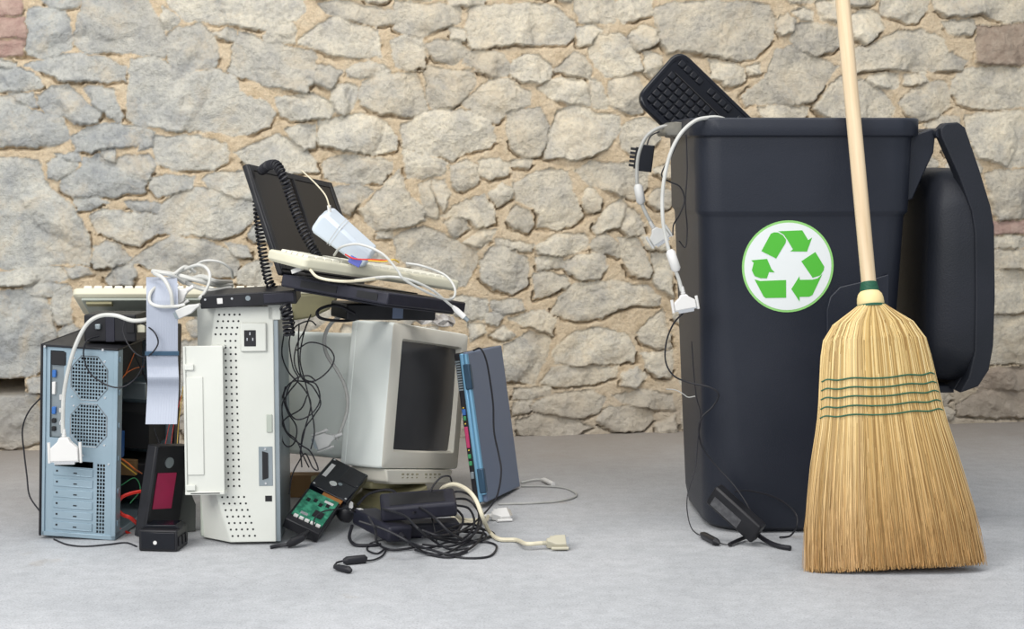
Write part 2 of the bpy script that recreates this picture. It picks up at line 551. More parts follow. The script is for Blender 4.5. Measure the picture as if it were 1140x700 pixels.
    [(60, 327), (78, 320), (80, 360), (66, 362), (58, 345)],
    [(-8, 325), (20, 323), (50, 333), (60, 352), (62, 385), (40, 415), (20, 420), (-8, 420)], [(-8, 441), (40, 438), (45, 470), (45, 490), (10, 498), (-8, 498)],
    [(32, 422), (60, 418), (60, 435), (34, 437)], [(48, 440), (90, 436), (95, 480), (52, 488)],
    [(362, 178), (385, 172), (410, 176), (437, 180), (436, 190), (425, 203), (405, 204), (380, 200), (362, 198)],
    [(370, 208), (400, 206), (414, 213), (400, 225), (390, 240), (372, 232)],
    [(402, 235), (420, 216), (436, 200), (445, 192), (450, 215), (468, 230), (472, 245), (450, 252), (420, 255), (407, 245)],
    [(465, 205), (478, 201), (485, 230), (484, 242), (473, 240)], [(482, 200), (495, 202), (500, 215), (492, 233), (489, 225)],
    [(503, 185), (520, 178), (532, 185), (530, 205), (515, 213), (505, 205)],
    [(534, 180), (555, 177), (567, 182), (565, 195), (545, 200), (535, 195)],
    [(490, 240), (510, 226), (540, 218), (548, 230), (550, 250), (532, 254), (522, 243)], [(493, 247), (515, 240), (519, 254), (505, 264)],
    [(515, 268), (535, 258), (550, 258), (546, 268), (535, 275)], [(547, 216), (560, 205), (570, 211), (568, 220), (553, 228)],
    [(572, 205), (590, 195), (610, 188), (630, 192), (635, 215), (650, 240), (640, 250), (620, 256), (600, 253), (600, 238), (588, 228), (575, 222)],
    [(563, 245), (575, 230), (588, 236), (594, 250), (588, 257), (570, 253)], [(570, 180), (590, 178), (588, 186), (570, 186)],
    [(440, 264), (460, 254), (480, 257), (505, 267), (530, 280), (531, 290), (525, 305), (518, 318), (490, 318), (460, 300), (442, 285)],
    [(420, 259), (437, 256), (436, 262), (420, 264)], [(552, 267), (592, 273), (590, 278), (552, 272)],
    [(534, 290), (546, 276), (565, 276), (585, 286), (590, 300), (585, 318), (570, 326), (550, 322), (536, 310)],
    [(597, 275), (620, 262), (650, 262), (655, 272), (640, 280), (620, 285), (600, 281)],
    [(595, 306), (610, 303), (630, 310), (632, 318), (610, 328), (595, 332)], [(597, 286), (625, 286), (627, 297), (600, 300)],
    [(629, 291), (645, 283), (670, 283), (675, 295), (665, 308), (645, 311), (631, 302)],
    [(640, 190), (660, 180), (700, 182), (722, 190), (718, 210), (705, 222), (690, 215), (665, 208), (650, 200)],
    [(651, 211), (658, 209), (668, 222), (668, 235), (656, 237), (650, 228)],
    [(660, 253), (680, 230), (692, 221), (697, 230), (688, 250), (665, 261)], [(690, 255), (699, 234), (712, 240), (718, 258), (700, 262)],
    [(660, 269), (675, 261), (689, 275), (689, 284), (675, 282), (660, 278)], [(689, 267), (708, 265), (718, 282), (724, 300), (721, 308), (701, 306), (694, 285)],
    [(713, 262), (725, 265), (742, 275), (740, 280), (722, 279)], [(727, 285), (748, 283), (748, 328), (729, 315)],
    [(623, 330), (640, 316), (680, 312), (720, 320), (737, 330), (734, 340), (710, 340), (690, 342), (668, 353), (655, 357), (630, 354), (615, 349)],
    [(500, 331), (540, 333), (543, 345), (535, 355), (505, 350)], [(546, 335), (580, 333), (582, 344), (560, 350), (548, 342)],
    [(539, 351), (550, 347), (559, 353), (552, 362), (541, 358)], [(567, 355), (585, 349), (605, 347), (618, 357), (614, 371), (600, 367), (580, 360)],
    [(544, 372), (560, 364), (572, 373), (560, 378)], [(521, 359), (539, 362), (538, 369), (525, 379)],
    [(561, 385), (590, 372), (610, 377), (609, 395), (600, 413), (594, 426), (565, 423), (560, 400)],
    [(621, 384), (640, 371), (665, 366), (695, 371), (705, 385), (707, 402), (690, 403), (650, 405), (620, 404), (616, 393)],
    [(604, 425), (616, 410), (650, 409), (686, 408), (684, 419), (660, 427), (620, 429)],
    [(709, 370), (738, 347), (748, 385), (730, 387), (713, 381)], [(714, 395), (748, 390), (748, 418), (735, 420), (719, 409)],
    [(692, 416), (708, 409), (719, 418), (705, 430), (691, 428)], [(572, 432), (613, 431), (611, 439), (590, 442), (571, 444)],
    [(571, 450), (589, 446), (588, 458), (572, 462)], [(593, 450), (620, 438), (660, 436), (671, 445), (664, 459), (640, 465), (610, 460), (592, 456)],
    [(575, 470), (595, 462), (640, 469), (657, 475), (640, 484), (600, 486), (578, 483)],
    [(664, 468), (673, 456), (700, 451), (721, 456), (724, 470), (712, 480), (685, 479)],
    [(681, 440), (710, 434), (748, 440), (750, 454), (725, 457), (700, 448)], [(729, 475), (750, 462), (752, 480), (731, 483)],
]


def build_wall():
    rng = np.random.default_rng(5)
    u0, u1, z0, z1 = -.7, 3.75, -.02, 1.62
    st = .0036
    nu = int((u1 - u0) / st) + 1
    nz = int((z1 - z0) / st) + 1
    us = u0 + st * np.arange(nu)
    zs = z0 + st * np.arange(nz)
    U, Z = np.meshgrid(us, zs)

    def vn(X, Y, fr, seed):
        r = np.random.default_rng(seed)
        g = r.random((257, 257))
        x = X * fr + 1000
        y = Y * fr + 1000
        xi = np.floor(x).astype(int)
        yi = np.floor(y).astype(int)
        fx = x - xi
        fy = y - yi
        fx = fx * fx * fx * (fx * (fx * 6 - 15) + 10)
        fy = fy * fy * fy * (fy * (fy * 6 - 15) + 10)
        xi %= 256
        yi %= 256
        return (g[yi, xi] * (1 - fx) + g[yi, xi + 1] * fx) * (1 - fy) + (g[yi + 1, xi] * (1 - fx) + g[yi + 1, xi + 1] * fx) * fy - .5

    def fbm(X, Y, fr, seed, oc=4, g=.5):
        s = 0
        a = 1
        for k in range(oc):
            s = s + a * vn(X, Y, fr * 2 ** k, seed + k)
            a *= g
        return s
    WX = U + .009 * fbm(U, Z, 22, 11, 3) + .006 * fbm(U, Z, 80, 12, 2)
    WZ = Z + .009 * fbm(U, Z, 22, 21, 3) + .005 * fbm(U, Z, 80, 22, 2)
    best = np.full(U.shape, -9.)
    hh = np.zeros(U.shape)
    tone = np.zeros(U.shape)
    kind = np.zeros(U.shape)
    fac = np.zeros(U.shape)
    polys = []
    for s in STONES:
        k = 0
        q = s
        if isinstance(s[-1], str):
            k = 1 if s[-1] == BR else .5
            q = s[:-1]
        polys.append((np.array([wall_uv(*p) for p in q]), k))

    def grow(poly, g):
        ar = np.sum(poly[:, 0] * np.roll(poly[:, 1], -1) - poly[:, 1] * np.roll(poly[:, 0], -1))
        e1 = poly - np.roll(poly, 1, 0)
        e2 = np.roll(poly, -1, 0) - poly
        n1 = np.stack([e1[:, 1], -e1[:, 0]], 1) / (np.hypot(*e1.T)[:, None] + 1e-9)
        n2 = np.stack([e2[:, 1], -e2[:, 0]], 1) / (np.hypot(*e2.T)[:, None] + 1e-9)
        m = n1 + n2
        c = np.maximum(.45, (m * m).sum(1) / 2)
        return poly + m / c[:, None] * (g if ar > 0 else -g)

    def paint(poly, k, r):
        poly = grow(poly, .0035)
        px, pz = poly[:, 0], poly[:, 1]
        m = .035
        i0 = max(0, int((px.min() - m - u0) / st))
        i1 = min(nu, int((px.max() + m - u0) / st) + 1)
        j0 = max(0, int((pz.min() - m - z0) / st))
        j1 = min(nz, int((pz.max() + m - z0) / st) + 1)
        if i1 <= i0 or j1 <= j0: return
        sl = (slice(j0, j1), slice(i0, i1))
        x = WX[sl]
        z = WZ[sl]
        d = np.full(x.shape, 1e9)
        ins = np.zeros(x.shape, bool)
        n = len(px)
        for a in range(n):
            b = (a + 1) % n
            ex, ez = px[b] - px[a], pz[b] - pz[a]
            t = np.clip(((x - px[a]) * ex + (z - pz[a]) * ez) / (ex * ex + ez * ez + 1e-12), 0, 1)
            d = np.minimum(d, np.hypot(x - px[a] - t * ex, z - pz[a] - t * ez))
            c = ((pz[a] > z) != (pz[b] > z)) & (x < ex * (z - pz[a]) / (ez + 1e-15) + px[a])
            ins ^= c
        d = np.where(ins, d, -d) + (.0015 if k != 1 else 0)
        sz = min(np.ptp(px), np.ptp(pz))
        base = r.uniform(.010, .024) * min(1, sz / .07 + .25)
        cz = (pz.max() + pz.min()) / 2
        cx = (px.max() + px.min()) / 2
        tz = (cz - z) / (np.ptp(pz) / 2 + 1e-6)
        tx = (x - cx) / (np.ptp(px) / 2 + 1e-6)
        rim = np.clip((d + .001) / (.0045 + .016 * np.clip(-tz, 0, 1)), 0, 1)
        rim = rim ** .8
        h = base + .007 * tz * r.uniform(.3, 1.5) + .005 * tx * r.uniform(-1, 1)
        # broken facets
        for q in range(6):
            an = r.uniform(0, 6.28)
            of = r.uniform(-.1, .8) * sz / 2
            dd = (x - cx) * math.cos(an) + (z - cz) * math.sin(an) - of
            h = h - np.clip(dd, 0, .1) * r.uniform(.08, .38)
        h = np.maximum(h, .004)
        h = h * rim if k != 1 else (base * .5 + .003) * rim
        bb = best[sl]
        up = d > bb
        best[sl] = np.where(up, d, bb)
        hh[sl] = np.where(up & (d > 0), h, hh[sl])
        tone[sl] = np.where(up, r.random(), tone[sl])
        kind[sl] = np.where(up & (d > 0), k, kind[sl])
        fac[sl] = np.where(up, tz, fac[sl])
    for p, k in polys:
        paint(p, k, rng)
    # stones where the photo shows none (hidden or out of frame)
    boxes = [(wall_uv(a, d), wall_uv(c, b)) for a, b, c, d in ((80, 345, 505, 495), (290, 220, 360, 345), (770, 140, 1095, 474), (900, 440, 1100, 474))]
    vis = (wall_uv(-4, 300)[0], wall_uv(1144, 300)[0], wall_uv(570, -4)[1])
    for size in (.13, .1, .07, .05, .042, .032):
        for _ in range(int((900 if size > .045 else 2600) * (.1 / size))):
            cx = rng.uniform(u0, u1)
            cz = rng.uniform(0.02, z1)
            unseen = cx < vis[0] or cx > vis[1] or cz > vis[2] or any(a[0] < cx < c[0] and a[1] < cz < c[1] for a, c in boxes)
            if size < .048 and not unseen: continue
            j = min(nz - 1, int((cz - z0) / st))
            i = min(nu - 1, int((cx - u0) / st))
            a = size * rng.uniform(.8, 1.25)
            b = a * rng.uniform(.45, .75)
            ii0, ii1 = max(0, int((cx - a - .006 - u0) / st)), min(nu, int((cx + a + .006 - u0) / st))
            jj0, jj1 = max(0, int((cz - b - .006 - z0) / st)), min(nz, int((cz + b + .006 - z0) / st))
            if best[jj0:jj1:4, ii0:ii1:4].size == 0: continue
            xx = (us[ii0:ii1:4] - cx) / a
            zz = (zs[jj0:jj1:4] - cz) / b
            el = xx[None] ** 2 + zz[:, None] ** 2 < 1.25
            if (best[jj0:jj1:4, ii0:ii1:4][el] > -.004).any(): continue
            n = rng.integers(6, 10)
            an = np.sort(rng.uniform(0, 6.28, n))
            an = np.arange(n) / n * 6.283 + rng.uniform(-.25, .25, n)
            rr = rng.uniform(.85, 1.12, n)
            # keep the photo's own mortar in view: only fill large empty areas
            u_l, _z = wall_uv(60, 300)
            poly = np.stack([cx + a * rr * np.cos(an), cz + b * rr * np.sin(an)], 1)
            paint(poly, 0, rng)
    stone = np.clip(best / .0025 + .5 + 1.1 * fbm(U, Z, 60, 31, 3), 0, 1)
    mort = .0035 * fbm(U, Z, 25, 41, 4) + .0015 * fbm(U, Z, 120, 45, 2) + .003
    low = (best < 0) & (best > -.010) & (fac > .35)
    gate = np.clip(fbm(U, Z, 9, 51, 2) * 3 + .75, 0, 1)
    dig = np.where(low, gate * .024 * np.clip(1 - np.abs(best + .004) / .0055, 0, 1), 0)
    H = np.where(best > 0, np.maximum(hh, 0) + .006 * fbm(U, Z, 16, 61, 4) - .007 * np.abs(fbm(U + .3 * Z, Z - .4 * U, 13, 81, 3)) - .004 * np.abs(fbm(U, Z, 45, 65, 3)), mort - dig)
    # the open putlog hole on the left
    c0 = wall_uv(-6, 423)
    c1 = wall_uv(28, 440)
    hole = (U > c0[0] - .3) & (U < c1[0]) & (Z < c0[1]) & (Z > c1[1])
    H = np.where(hole, -.4, H)
    stone = np.where(hole, 0, stone)
    low = np.clip((.26 - Z + .12 * fbm(U, Z, 6, 91, 3)) / .24, 0, 1)  # brown tone, stronger towards the bottom of the wall
    X = WA.x + U * WU.x + H * WN.x
    Y = WA.y + U * WU.y + H * WN.y
    co = np.stack([X, Y, Z], -1).reshape(-1, 3).astype(np.float32)
    idx = np.arange(nu * nz).reshape(nz, nu)
    q = np.stack([idx[:-1, :-1], idx[:-1, 1:], idx[1:, 1:], idx[1:, :-1]], -1).reshape(-1, 4)
    me = bpy.data.meshes.new('wall_back')
    me.vertices.add(len(co))
    me.vertices.foreach_set('co', co.ravel())
    me.loops.add(q.size)
    me.loops.foreach_set('vertex_index', q.ravel().astype(np.int32))
    me.polygons.add(len(q))
    me.polygons.foreach_set('loop_start', np.arange(0, q.size, 4, dtype=np.int32))
    me.update(calc_edges=True)
    me.polygons.foreach_set('use_smooth', np.ones(len(q), bool))
    warm = np.clip((U - .25) / 1.1 + .9 * fbm(U, Z, 2.2, 71, 2), 0, 1)
    for nm, arr in (('stone', stone), ('tone', tone), ('brick', kind), ('warm', warm), ('low_tint', low)):
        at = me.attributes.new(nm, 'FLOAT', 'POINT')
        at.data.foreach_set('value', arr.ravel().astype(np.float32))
    o = bpy.data.objects.new('wall_back', me)
    C.objects.link(o)
    o['kind'] = 'structure'
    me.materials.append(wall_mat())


def wall_mat():
    m = bpy.data.materials.new('rubble_stone')
    m.use_nodes = True
    nt = m.node_tree
    L = nt.links.new
    b = nt.nodes['Principled BSDF']
    b.inputs['Roughness'].default_value = .88
    b.inputs['Specular IOR Level'].default_value = .2

    def att(n):
        a = nt.nodes.new('ShaderNodeAttribute')
        a.attribute_name = n
        return a.outputs['Fac']
    tc = nt.nodes.new('ShaderNodeTexCoord')

    def noise(s, d=6, r=.6, dist=0):
        n = nt.nodes.new('ShaderNodeTexNoise')
        n.inputs['Scale'].default_value = s
        n.inputs['Detail'].default_value = d
        n.inputs['Roughness'].default_value = r
        n.inputs['Distortion'].default_value = dist
        L(tc.outputs['Object'], n.inputs['Vector'])
        return n.outputs['Fac']

    def ramp(f, *stops):
        c = nt.nodes.new('ShaderNodeValToRGB')
        e = c.color_ramp.elements
        e[0].position, e[0].color = stops[0][0], (*stops[0][1], 1)
        e[1].position, e[1].color = stops[-1][0], (*stops[-1][1], 1)
        for p, q in stops[1:-1]:
            k = e.new(p)
            k.color = (*q, 1)
        L(f, c.inputs['Fac'])
        return c.outputs['Color']

    def mix(f, a, c, mode='MIX'):
        x = nt.nodes.new('ShaderNodeMix')
        x.data_type = 'RGBA'
        x.blend_type = mode
        for s, v in (('Factor', f), ('A', a), ('B', c)):
            if isinstance(v, (float, int)): x.inputs[s].default_value = v
            elif isinstance(v, tuple): x.inputs[s].default_value = (*v, 1)
            else: L(v, x.inputs[s])
        return x.outputs['Result']
    cool = ramp(att('tone'), (0, (.47, .48, .47)), (.5, (.53, .535, .51)), (1, (.60, .59, .54)))
    warm = ramp(att('tone'), (0, (.58, .53, .44)), (.5, (.67, .61, .50)), (1, (.75, .69, .57)))
    st = mix(att('warm'), cool, warm)
    mott = ramp(noise(14, 8, .65), (.3, (.70, .72, .77)), (.5, (.96, .96, .95)), (.70, (1.2, 1.17, 1.10)))
    st = mix(1.0, st, mott, 'MULTIPLY')
    spk = ramp(noise(90, 5, .7), (.30, (.72, .71, .70)), (.5, (1, 1, 1)), (.75, (1.15, 1.14, 1.12)))
    st = mix(.8, st, spk, 'MULTIPLY')
    och = ramp(noise(7, 7, .7, .5), (.50, (0, 0, 0)), (.64, (1, 1, 1)))
    st = mix(mix(.45, (0, 0, 0), och), st, (.70, .58, .41))
    bk = ramp(noise(30, 6), (.35, (.43, .28, .24)), (.65, (.56, .41, .34)))
    bn = ramp(noise(30, 6), (.35, (.34, .26, .20)), (.65, (.46, .37, .29)))
    br = ramp(att('brick'), (.24, (0, 0, 0)), (.26, (1, 1, 1)))
    br2 = ramp(att('brick'), (.74, (0, 0, 0)), (.76, (1, 1, 1)))
    st = mix(br, st, mix(br2, bn, bk))
    mo = ramp(noise(22, 8, .7), (.25, (.56, .43, .27)), (.5, (.72, .58, .40)), (.75, (.80, .68, .50)))
    mo = mix(.6, mo, ramp(noise(160, 4, .7), (.3, (.7, .68, .66)), (.6, (1, 1, 1))), 'MULTIPLY')
    col = mix(att('stone'), mo, st)
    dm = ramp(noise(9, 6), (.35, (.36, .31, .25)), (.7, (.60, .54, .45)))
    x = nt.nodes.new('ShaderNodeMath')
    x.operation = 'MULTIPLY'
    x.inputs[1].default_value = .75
    L(att('low_tint'), x.inputs[0])
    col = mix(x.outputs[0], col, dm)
    L(col, b.inputs['Base Color'])
    n1 = noise(45, 10, .72)
    n2 = noise(260, 5, .7)
    ad = nt.nodes.new('ShaderNodeMath')
    ad.operation = 'MULTIPLY_ADD'
    ad.inputs[1].default_value = .25
    L(n2, ad.inputs[0])
    L(n1, ad.inputs[2])
    bp = nt.nodes.new('ShaderNodeBump')
    bp.inputs['Strength'].default_value = .9
    bp.inputs['Distance'].default_value = .016
    L(ad.outputs[0], bp.inputs['Height'])
    L(bp.outputs['Normal'], b.inputs['Normal'])
    return m


build_wall()


# ------------------------------------------------------------------ floor
def build_floor():
    m = bpy.data.materials.new('concrete')
    m.use_nodes = True
    nt = m.node_tree
    L = nt.links.new
    b = nt.nodes['Principled BSDF']
    b.inputs['Roughness'].default_value = .7
    b.inputs['Specular IOR Level'].default_value = .3
    tc = nt.nodes.new('ShaderNodeTexCoord')

    def noise(s, d=6, r=.6):
        n = nt.nodes.new('ShaderNodeTexNoise')
        n.inputs['Scale'].default_value = s
        n.inputs['Detail'].default_value = d
        n.inputs['Roughness'].default_value = r
        L(tc.outputs['Object'], n.inputs['Vector'])
        return n.outputs['Fac']

    def ramp(f, *stops):
        c = nt.nodes.new('ShaderNodeValToRGB')
        e = c.color_ramp.elements
        e[0].position, e[0].color = stops[0][0], (*stops[0][1], 1)
        e[1].position, e[1].color = stops[-1][0], (*stops[-1][1], 1)
        for p, q in stops[1:-1]:
            e.new(p).color = (*q, 1)
        L(f, c.inputs['Fac'])
        return c.outputs['Color']

    def mul(a, c, f=1.):
        x = nt.nodes.new('ShaderNodeMix')
        x.data_type = 'RGBA'
        x.blend_type = 'MULTIPLY'
        x.inputs['Factor'].default_value = f
        L(a, x.inputs['A'])
        L(c, x.inputs['B'])
        return x.outputs['Result']
    base = ramp(noise(2.2, 8, .65), (.3, (.35, .36, .375)), (.55, (.42, .43, .445)), (.75, (.47, .475, .49)))
    c = mul(base, ramp(noise(28, 6, .7), (.3, (.86, .86, .86)), (.6, (1.04, 1.04, 1.04))))
    c = mul(c, ramp(noise(230, 3, .7), (.30, (.55, .55, .56)), (.45, (1, 1, 1)), (.7, (1.2, 1.2, 1.2))), .8)
    st = ramp(noise(3.7, 4, .6), (.66, (1, 1, 1)), (.74, (.90, .83, .76)))
    c = mul(c, st)
    # shade on the floor near the wall, painted in as a noisy brown darkening
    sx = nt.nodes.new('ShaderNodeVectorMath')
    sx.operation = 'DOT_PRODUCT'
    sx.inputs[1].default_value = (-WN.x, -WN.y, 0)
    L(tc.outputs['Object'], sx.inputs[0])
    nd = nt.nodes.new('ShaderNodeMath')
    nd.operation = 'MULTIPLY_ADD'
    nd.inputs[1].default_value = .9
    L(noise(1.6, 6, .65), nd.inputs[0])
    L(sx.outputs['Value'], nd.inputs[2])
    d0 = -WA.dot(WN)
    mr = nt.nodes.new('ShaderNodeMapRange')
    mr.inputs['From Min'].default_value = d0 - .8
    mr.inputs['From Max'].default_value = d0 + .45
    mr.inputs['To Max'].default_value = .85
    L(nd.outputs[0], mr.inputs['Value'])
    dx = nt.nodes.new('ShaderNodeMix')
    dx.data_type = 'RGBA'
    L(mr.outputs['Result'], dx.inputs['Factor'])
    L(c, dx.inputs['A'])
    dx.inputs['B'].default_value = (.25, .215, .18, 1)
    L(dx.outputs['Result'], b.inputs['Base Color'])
    bp = nt.nodes.new('ShaderNodeBump')
    bp.inputs['Strength'].default_value = .35
    bp.inputs['Distance'].default_value = .003
    L(noise(120, 6, .7), bp.inputs['Height'])
    L(bp.outputs['Normal'], b.inputs['Normal'])
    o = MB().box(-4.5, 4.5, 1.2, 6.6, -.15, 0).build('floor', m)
    o['kind'] = 'structure'


build_floor()


# ------------------------------------------------------------------ bin
def ZF(py, D):
    return P(570, py, D).z


def build_bin():
    R0 = math.radians(2.6)
    root = empty('recycling_bin', 'tall dark charcoal wheeled bin with a round green recycling sticker, lid hanging open', 'bin', (.634, 4.085, 0), (0, 0, R0))
    ZT, ZR, ZS = .926, .886, .720
    spec = [(.012, .188, .200, .10), (.0, .19, .2, .10)]
    rings_o = [(.004, .185, .19, .09), (.0, .195, .205, .095)]
    prof = [(.0, .186, .196, .10), (.012, .200, .213, .10), (.05, .2065, .2185, .095), (.30, .2155, .2245, .075), (ZS - .012, .2310, .2340, .055), (ZS - .008, .2320, .2350, .055),
            (ZS, .2375, .2400, .055), (ZS + .004, .2380, .2405, .055), (ZR, .2420, .2450, .055), (ZR, .2530, .2550, .06), (ZR + .004, .2550, .2570, .06), (ZT - .004, .2550, .2570, .06),
            (ZT, .2520, .2540, .06), (ZT, .2400, .2420, .05), (ZT - .02, .2360, .2380, .05), (.30, .2100, .2190, .07), (.03, .198, .208, .09)]
    mb = MB()
    mb.loft([rrect(hx, hy, r, z, n=8) for z, hx, hy, r in prof])
    body = mb.build('bin_body', 'bin', root, bevel=.002, seg=1)

    def hyat(z):
        for a, b in zip(prof, prof[1:8]):
            if a[0] <= z <= b[0]:
                t = (z - a[0]) / (b[0] - a[0] + 1e-9)
                return a[2] + (b[2] - a[2]) * t
        return .24
    # raised panel on the near face (partly behind the broom)
    Q = Euler((0, 0, R0)).to_matrix().to_4x4()
    inv = (Matrix.Translation(root.location) @ Q).inverted()

    def loc(px, py, off=0.0):
        D = 3.85
        for _ in range(4):
            p = inv @ P(px, py, D)
            D += (-hyat(p.z) - off - p.y)
        p = inv @ P(px, py, D)
        return Vector((p.x, -hyat(p.z) - off, p.z))
    out = [(921, 560), (920, 345), (924, 330), (935, 319), (965, 312), (990, 305), (985, 560)]
    a = [loc(*p, -.004) for p in out]
    c = [loc(*p, .0035) for p in out]
    MB().loft([a, c]).build('raised_panel', 'bin', root, bevel=.003)
    # sticker
    cc = loc(877, 296.5, .0005)
    up = (loc(877, 250) - loc(877, 340)).normalized()
    xr = Vector((1, 0, 0))
    nrm = xr.cross(up)
    R = .1015
    Mx = Matrix(((xr.x, up.x, nrm.x, cc.x), (xr.y, up.y, nrm.y, cc.y), (xr.z, up.z, nrm.z, cc.z), (0, 0, 0, 1)))
    disc = MB()
    n = 64
    disc.loft([[(R * math.cos(q), R * math.sin(q), z) for q in [2 * math.pi * k / n for k in range(n)]] for z in (-.004, .0006)])
    st = disc.build('recycling_sticker', 'ring', root, mx=Mx)
    tag(st, 'round white sticker with three green recycling arrows')
    d2 = MB()
    R2 = .0965
    d2.loft([[(R2 * math.cos(q), R2 * math.sin(q), z) for q in [2 * math.pi * k / n for k in range(n)]] for z in (.0003, .0010)])
    d2.build('sticker_face', 'sticker', st)
    A = [[[(172, 243), (238, 120), (262, 110), (290, 112), (325, 133), (347, 165), (345, 185), (278, 297)], [(292, 103), (462, 98), (505, 168), (533, 150), (497, 250), (378, 247), (397, 232), (356, 165), (330, 128)]],
         [[(457, 318), (557, 253), (622, 358), (618, 385), (595, 420), (540, 437)], [(608, 413), (540, 560), (515, 572), (448, 572), (448, 605), (388, 515), (445, 425), (448, 450), (540, 450), (575, 441)]],
         [[(100, 307), (213, 298), (245, 370), (268, 395), (228, 392), (213, 437), (165, 435), (125, 420), (105, 378), (118, 325)], [(125, 443), (165, 455), (350, 450), (352, 577), (205, 577), (190, 565)]]]
    for ar in A:
        g = MB()
        for poly in ar:
            g.prism([((x - 362) / 327 * R, (354 - y) / 327 * R) for x, y in poly], .0008, .0015, 'z')
        g.build('arrow', 'green', st)
    # lip for tipping on the left side
    lip = MB()
    lip.loft([[(-.250, y, ZT - .008), (-.250, y, ZT - .030), (x, y, ZT - .038), (x - .004, y, ZT - .030), (x, y, ZT - .018), (-.27, y, ZT - .006)] for y, x in ((-.09, -.262), (-.075, -.285), (-.04, -.29), (.04, -.29), (.09, -.285), (.11, -.262))])
    lip.build('tipping_lip', 'bin_lip', root, bevel=.002)
    # hinge brackets, right side
    DX = 3.87

    def XZ(px, py, D=DX):
        p = inv @ P(px, py, D)
        return (p.x, p.z)
    fin = [XZ(*p) for p in ((1010, 158), (1022, 150), (1044, 143), (1047, 150), (1045, 170), (1033, 195), (1021, 222), (1008, 227))]
    for y0 in (-.190, .165):
        MB().prism(fin, y0, y0 + .022, 'y').build('hinge_bracket', 'bin', root, bevel=.003)
    hx, hz = XZ(1049, 148)
    MB().cyl((hx, -.215, hz), (hx, .215, hz), .011, 14).build('hinge_rod', 'bin', root, smooth=True)
    # wheels and axle
    for y0 in (-.19, .15):
        w = MB()
        w.lathe([(.02, 0), (.088, 0), (.098, .008), (.098, .034), (.088, .042), (.02, .042)], 32)
        wo = w.build('wheel', 'black', root, smooth=True)
        wo.matrix_basis = Matrix.Translation((.225, y0, .0985)) @ Matrix.Rotation(-math.pi / 2, 4, 'X')
    MB().cyl((.225, -.15, .0985), (.225, .19, .0985), .01, 12).build('axle', 'zinc', root, smooth=True)
    # lid
    outer = [(1052, 137), (1066, 136), (1074, 142), (1090, 188), (1103, 230), (1107, 252), (1108, 330), (1106, 385), (1101, 412), (1089, 430), (1072, 436)]
    inner = [(1068, 437), (1078, 420), (1085, 390), (1086, 330), (1085, 258), (1081, 234), (1067, 196), (1047, 152), (1046, 143)]
    poly = [XZ(*p) for p in outer] + [XZ(*p) for p in inner]
    # near and far cheeks carry the arms; between them the lid plate starts lower
    yn, yf = -.235, .235
    lid = MB()
    plate = [XZ(*p) for p in ((1090, 190), (1103, 230), (1107, 252), (1108, 330), (1106, 385), (1101, 412), (1089, 430), (1072, 436), (1066, 437), (1078, 420), (1085, 390), (1086, 330), (1085, 258), (1081, 234), (1067, 196))]
    for ya, yb in ((yn, yn + .045), (yf - .045, yf)):
        lid.prism(poly, ya, yb, 'y')
    lid.prism(plate, yn + .043, yf - .043, 'y')
    lo = lid.build('lid', 'bin_lid', root, bevel=.005, seg=3)
    # domed crown of the lid, facing the bin
    rings = []
    x1 = XZ(1084, 300)[0]
    zt = XZ(1075, 186)[1]
    zb = XZ(1075, 431)[1]
    for dx, ins in ((.012, .006), (-.030, .010), (-.060, .016), (-.078, .028), (-.088, .055)):
        cz = (zt + zb) / 2
        hz2 = (zt - zb) / 2 - ins * .6
        hy2 = .235 - ins
        r = .075 + ins * .6
        pts = []
        for (sy, sz, a0) in ((1, 1, 0), (-1, 1, 90), (-1, -1, 180), (1, -1, 270)):
            for k in range(9):
                an = math.radians(a0 + 90 * k / 8)
                pts.append((x1 + dx, sy * (hy2 - r) + r * math.cos(an), cz + sz * (hz2 - r) + r * math.sin(an)))
        rings.append(pts)
    MB().loft(rings).build('lid_dome', 'bin_lid', lo, bevel=.004, seg=2)
    hp = [XZ(*p) for p in ((1044, 434), (1072, 434), (1073, 442), (1044, 442))]
    MB().prism(hp, -.16, .1, 'y').build('lid_grip', 'bin_lid', lo, bevel=.002)
    return root, loc


bin_root, bin_loc = build_bin()


